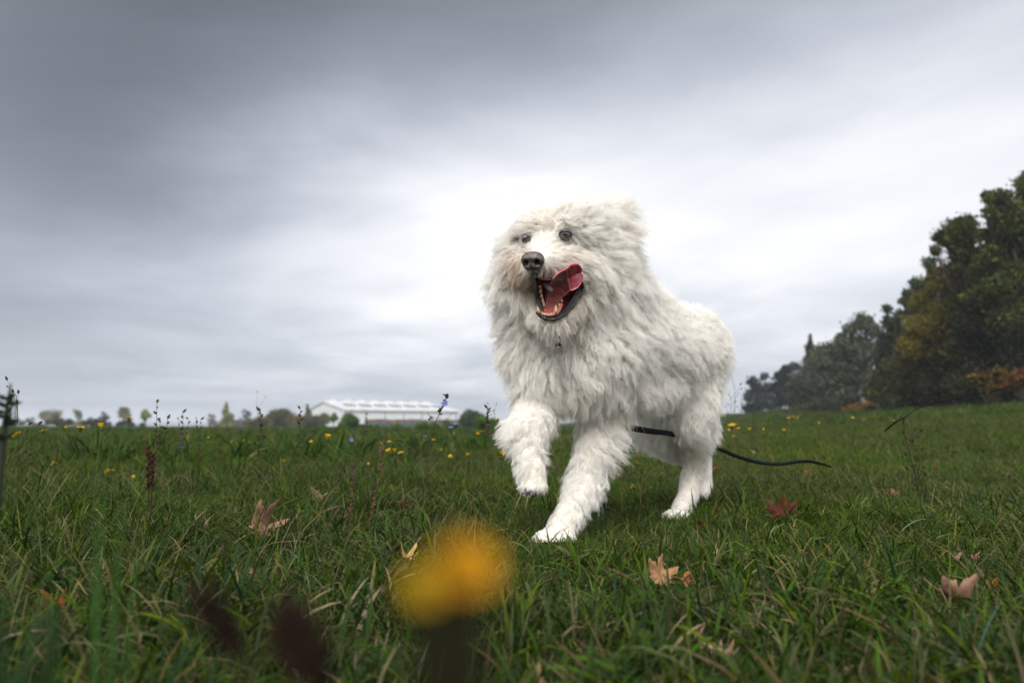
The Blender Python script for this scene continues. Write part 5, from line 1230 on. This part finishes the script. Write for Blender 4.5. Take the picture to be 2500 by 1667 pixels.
# fallen maple leaves
m_fleaf, nt, b, e = new_mat('fallen_leaf')
at = nt.nodes.new('ShaderNodeAttribute'); at.attribute_name = 'col'; ob = nt.nodes.new('ShaderNodeTexCoord').outputs['Object']
nt.links.new(e.mix(1.0, at.outputs['Color'], e.ramp(e.noise(ob, 60, 5, .65), [(.3, (.55, .5, .45)), (.6, (1.1, 1.05, 1.0))]), 'MULTIPLY'), b.inputs['Base Color'])
b.inputs['Roughness'].default_value = .7; b.inputs['Specular IOR Level'].default_value = .2
def maple_mesh(R, colr, curl, seed):
    r_ = random.Random(seed); out = []
    N_ = 60
    for k in range(N_):
        a = 2 * math.pi * k / N_ - math.pi / 2      # stalk notch at the bottom
        lobes = [(math.pi / 2, 1.0), (math.pi / 2 + .95, .88), (math.pi / 2 - .95, .88), (math.pi / 2 + 1.95, .58), (math.pi / 2 - 1.95, .58)]
        v = .42
        for (c, h) in lobes:
            d = abs((a - c + math.pi) % (2 * math.pi) - math.pi); v = max(v, h * math.exp(-(d / .36) ** 1.6), h * .74 * math.exp(-(d / .52) ** 4))
        v += .06 * math.sin(a * 17 + seed) * (v > .35)
        out.append((a, R * v))
    V = [(0, 0, 0)]; Cc_ = [tuple(colr) + (1,)]; F_ = []
    cx_, cy_ = r_.uniform(-1, 1), r_.uniform(-1, 1)
    for ring in (.33, .66, 1.0):
        for (a, rr_) in out:
            x, y = math.cos(a) * rr_ * ring, math.sin(a) * rr_ * ring; q = math.hypot(x, y) / R
            z = R * curl * 2.0 * (1.1 * (x / R) ** 2 * (1 + .5 * cx_) + .8 * (y / R) ** 2 * cy_ + .35 * q * math.sin(3 * a + seed) * ring) + R * .035 * abs(math.sin(a * 2.5)) * ring
            V.append((x, y, z)); vein = 1 - .35 * (abs(math.sin((a - math.pi / 2) * 1.6)) < .12); g = r_.uniform(.85, 1.1) * vein; Cc_.append(tuple(c * g for c in colr) + (1,))
    for k in range(N_): F_.append((0, 1 + k, 1 + (k + 1) % N_))
    for rg in (0, 1):
        for k in range(N_): F_.append((1 + rg * N_ + k, 1 + (rg + 1) * N_ + k, 1 + (rg + 1) * N_ + (k + 1) % N_, 1 + rg * N_ + (k + 1) % N_))
    return mesh('maple_leaf', V, F_, True, Cc_)
PINK = (.30, .175, .125); TAN = (.31, .18, .09); ORA = (.30, .11, .035); RED = (.075, .014, .009); RUST = (.16, .06, .025)
def fleaf(px, py, w, label, colr, rot, curl=.5, lift=.03, seed=None):
    """w = width in photograph pixels"""
    g = on_ground(px, py + w * .22 + 10); d = project(np.array(g))[2]; R = w / 1667 * float(d) * .70; seed = seed or int(px)
    p = W(px, py, float(d)); 
    o = empty('fallen_leaf', p); o.rotation_euler = rot; tag(o, label, 'leaf', 'fallen maple leaves lying in the grass')
    bl = link('leaf_blade', maple_mesh(R, colr, curl, seed), m_fleaf, o); sm = bl.modifiers.new('t', 'SOLIDIFY'); sm.thickness = .0006
    mb = MB(); mb.tube([(0, -R * .2, 0), (R * .05, -R * .7, R * .05), (R * .15, -R * 1.1, R * .2)], [R * .02, R * .018, R * .012], 5, tuple(c * .7 for c in colr) + (1,)); mb.build('leaf_stalk', m_dry, o)
for a_ in (
    (636, 1292, 92, 'large pale pink maple leaf standing curled in the left grass', PINK, (1.0, .5, .6), .7), (697, 1296, 44, 'small rust orange leaf right of the large pale leaf', RUST, (.9, -.4, 2.), .5),
    (774, 1215, 44, 'small pale curled leaf upright in the middle distance grass', (.42, .27, .17), (1.1, .3, .2), .8), (603, 1414, 62, 'flat pale leaf lying left of centre low down', PINK, (.15, .2, 1.2), .4),
    (533, 1320, 26, 'tiny brown leaf left of the large pale leaf', RUST, (1.2, .3, .3), .6), (994, 1362, 52, 'tan leaf beside the out of focus yellow flower', (.45, .30, .12), (.5, .1, .8), .5),
    (985, 1238, 36, 'dull orange leaf half sunk in grass above the blurred flower', RUST, (1.1, .2, 2.4), .5), (1610, 1408, 82, 'orange tan maple leaf standing upright right of centre', TAN, (1.15, .25, .15), .45),
    (1672, 1422, 46, 'small orange leaf piece beside the upright maple leaf', ORA, (.9, -.3, .8), .4), (1902, 1250, 72, 'dark red maple leaf right of the hind paw', RED, (.9, .2, -.5), .6),
    (1712, 1282, 34, 'small dark red leaf at the hind paw', RED, (.5, .3, 1.5), .5), (2332, 1458, 120, 'large pinkish curled leaf at lower right', PINK, (.55, .15, 2.4), .35), (2420, 1438, 48, 'orange leaf tip right of the large pinkish leaf', ORA, (1.1, -.3, .4), .5),
    (2332, 1367, 34, 'small round pink leaf above the large pinkish one', (.38, .21, .17), (1.0, .1, 2), .6), (2376, 1370, 28, 'faint pink leaf right of the small round one', (.30, .16, .13), (1., .4, 1), .6),
    (1705, 1574, 52, 'pale leaf near the bottom edge right of centre', PINK, (.7, .5, .4), .6), (1768, 1607, 72, 'pale folded leaf at the bottom edge beside another', (.42, .28, .19), (.5, .1, 2.2), .7),
    (132, 1482, 70, 'dark orange leaf low at the left picture edge', (.34, .085, .02), (.9, .2, .2), .5), (176, 1446, 40, 'smaller dark orange leaf touching the one at lower left', (.34, .085, .02), (1.1, -.4, 1.2), .5),
    (162, 1316, 30, 'dull pinkish leaf in the dark left grass', (.25, .15, .11), (1.1, .2, .4), .6), (1965, 1155, 22, 'small rust leaf in the lawn right of the leash', RUST, (1., .2, .4), .5), (1838, 1103, 18, 'tiny pink leaf above the leash', PINK, (.8, .2, .4), .5), (1870, 1097, 16, 'tiny rust leaf above the leash', RUST, (.8, .2, 1.4), .5),
    (1735, 1148, 24, 'small dark rust leaf behind the hind leg', (.16, .05, .02), (1.2, .2, .4), .5), (2183, 1212, 30, 'brown leaf near the dark twig at right', (.20, .10, .06), (1., .2, 2.4), .6), (2283, 1140, 24, 'small orange brown leaf in the far right grass', RUST, (1., .2, .9), .5),
    (1805, 1455, 20, 'tiny yellow leaf in the grass right of the orange leaf', (.45, .30, .05), (.6, .2, .4), .4), (330, 1504, 36, 'pale leaf near the bottom left', (.30, .19, .14), (.7, .4, .5), .6), (740, 1660, 60, 'pale leaf cut by the bottom edge', (.34, .22, .16), (.4, .2, .5), .5)):
    fleaf(a_[0], a_[1], a_[2], a_[3], a_[4], a_[5], a_[6])
# twig at right
o = empty('twig', on_ground(2150, 1205)); tag(o, 'dark dead twig lying in the grass at right', 'twig')
mb = MB(); d_ = float(project(np.array(o.location))[2]); tw = [W(2120, 1198, d_), W(2150, 1186, d_ - .02), (W(2185, 1192, d_)), W(2215, 1186, d_ + .03), W(2240, 1178, d_ + .05)]
mb.tube(spline(tw, 14), [.004 - .00018 * k for k in range(14)], 6, (.05, .03, .025, 1)); mb.tube([tw[2], W(2205, 1212, d_ - .02), W(2235, 1222, d_)], [.0025, .002, .001], 5, (.05, .03, .025, 1)); inv_parent(mb.build('stem', m_dry), o)

# very near plants, out of focus
def near_flower(px, py, D, R, label, colr, base_px, cup=.5, layers=3):
    hp = W(px, py, D); bx, by = W(base_px, 1700, D).x, W(base_px, 1700, D).y; g = float(gz(bx, by)); o = empty('yellow_flower', (bx, by, g)); tag(o, label, 'flower', 'yellow flowers close to the camera')
    pt = link('petals', flower_mesh('near_petals', R, 18, colr, cup, .38, layers, int(px)), m_petal); pt.location = hp; pt.rotation_euler = (.9, .15, .3); inv_parent(pt, o)
    ct = link('centre', dome_mesh('near_centre', R * .35, R * .25, (.40, .20, .01), R * .15), m_petal); ct.location = hp; ct.rotation_euler = (.9, .15, .3); inv_parent(ct, o)
    cl = link('calyx', dome_mesh('near_calyx', R * .62, R * 1.4, (.012, .010, .004), -R * 1.0), m_stem); cl.location = hp; cl.rotation_euler = (.5, .1, .3); inv_parent(cl, o)
    mb = MB(); q = hp - Vector((0, 0, R * .6)); mb.tube(spline([q, q.lerp(Vector((bx, by, g)), .5) + Vector((.004, 0, 0)), Vector((bx, by, g - .01))], 10), R * .62, 7, (.010, .010, .004, 1)); inv_parent(mb.build('stem', m_stem), o)
near_flower(1122, 1402, .105, .0060, 'big out of focus orange yellow flower at the bottom centre', (.55, .27, .005), 1165, .7, 4)
near_flower(1028, 1440, .105, .0034, 'smaller blurred yellow flower left of the big one', (.52, .33, .006), 1120, .4, 2)
def dark_head(px, py, D, rx, rz, label, bpx, lean):
    p = W(px, py, D); bx, by = W(bpx, 1800, D).x, W(bpx, 1800, D).y; o = empty('seed_head', (bx, by, 0)); tag(o, label, 'plant', 'dark seed heads close to the camera')
    mb = MB(); ax = Vector((lean, 0, 1)).normalized()
    for k in range(150):
        s = random.uniform(-1, 1); c = p + ax * rz * s; d = Vector((random.gauss(0, 1), random.gauss(0, 1), random.gauss(.3, .6))).normalized(); r_ = rx * math.sqrt(max(.05, 1 - s * s)); mb.tube([c, c + d * r_ * .6, c + d * r_], [r_ * .05, r_ * .2, r_ * .04], 4, (.016, .009, .006, 1))
    inv_parent(mb.build('bristles', m_dry), o); mb = MB(); mb.tube([Vector((bx, by, -.01)), p - ax * rz], [rx * .16, rx * .12], 6, (.03, .015, .01, 1)); inv_parent(mb.build('stem', m_dry), o)
dark_head(535, 1520, .17, .0056, .0115, 'dark brown blurred seed head left at the bottom', 660, -.7)
dark_head(735, 1590, .17, .0085, .0130, 'larger dark brown blurred seed head at the bottom edge', 760, -.35)
o = empty('weed_plant', W(20, 1500, .32)); tag(o, 'blurred weed leaves added dense and dark to darken the lower left corner', 'plant')  # dense dark clump added to darken this corner of the view
mb = MB()
b0 = Vector((W(10, 1500, .30).x, W(10, 1500, .30).y, 0))
for k in range(34):
    a = random.uniform(0, 6.28); long_blade(mb, b0 + Vector((random.uniform(-.05, .03), random.uniform(-.02, .02), 0)), b0 + Vector((math.cos(a) * .03 - .01, math.sin(a) * .03, random.uniform(.15, .245))), .014, .1, (.022, .045, .016, 1))
inv_parent(mb.build('leaves', m_stem), o)
o = empty('grass_plant', W(270, 1300, .40)); tag(o, 'very blurred green blades rising at left close to the camera', 'grass')
b0 = Vector((W(300, 1500, .36).x, W(300, 1500, .36).y, 0))
for (tx, ty, w_) in ((250, 1110, .0045), (300, 1190, .004), (215, 1250, .004), (340, 1300, .004)):
    mb = MB(); long_blade(mb, b0 + Vector((random.uniform(-.006, .006), random.uniform(-.01, .01), 0)), W(tx, ty, .38), w_, .02, (.035, .085, .018, 1)); inv_parent(mb.build('blade', m_stem), o)

# ------------------------------------------------------------------ air
m_haze = bpy.data.materials.new('haze'); m_haze.use_nodes = True; nt = m_haze.node_tree; nt.nodes.clear()
pv = nt.nodes.new('ShaderNodeVolumePrincipled'); pv.inputs['Color'].default_value = (.86, .92, 1.0, 1); pv.inputs['Density'].default_value = .0006; pv.inputs['Anisotropy'].default_value = .1
mo_ = nt.nodes.new('ShaderNodeOutputMaterial'); nt.links.new(pv.outputs[0], mo_.inputs['Volume'])
mb = MB(); mb.box((-3200, -2300, -2.2), (3200, 3300, 42)); haze = mb.build('haze', m_haze, None, False); tag(haze, kind='stuff'); haze['label'] = 'thin pale haze over the whole meadow'
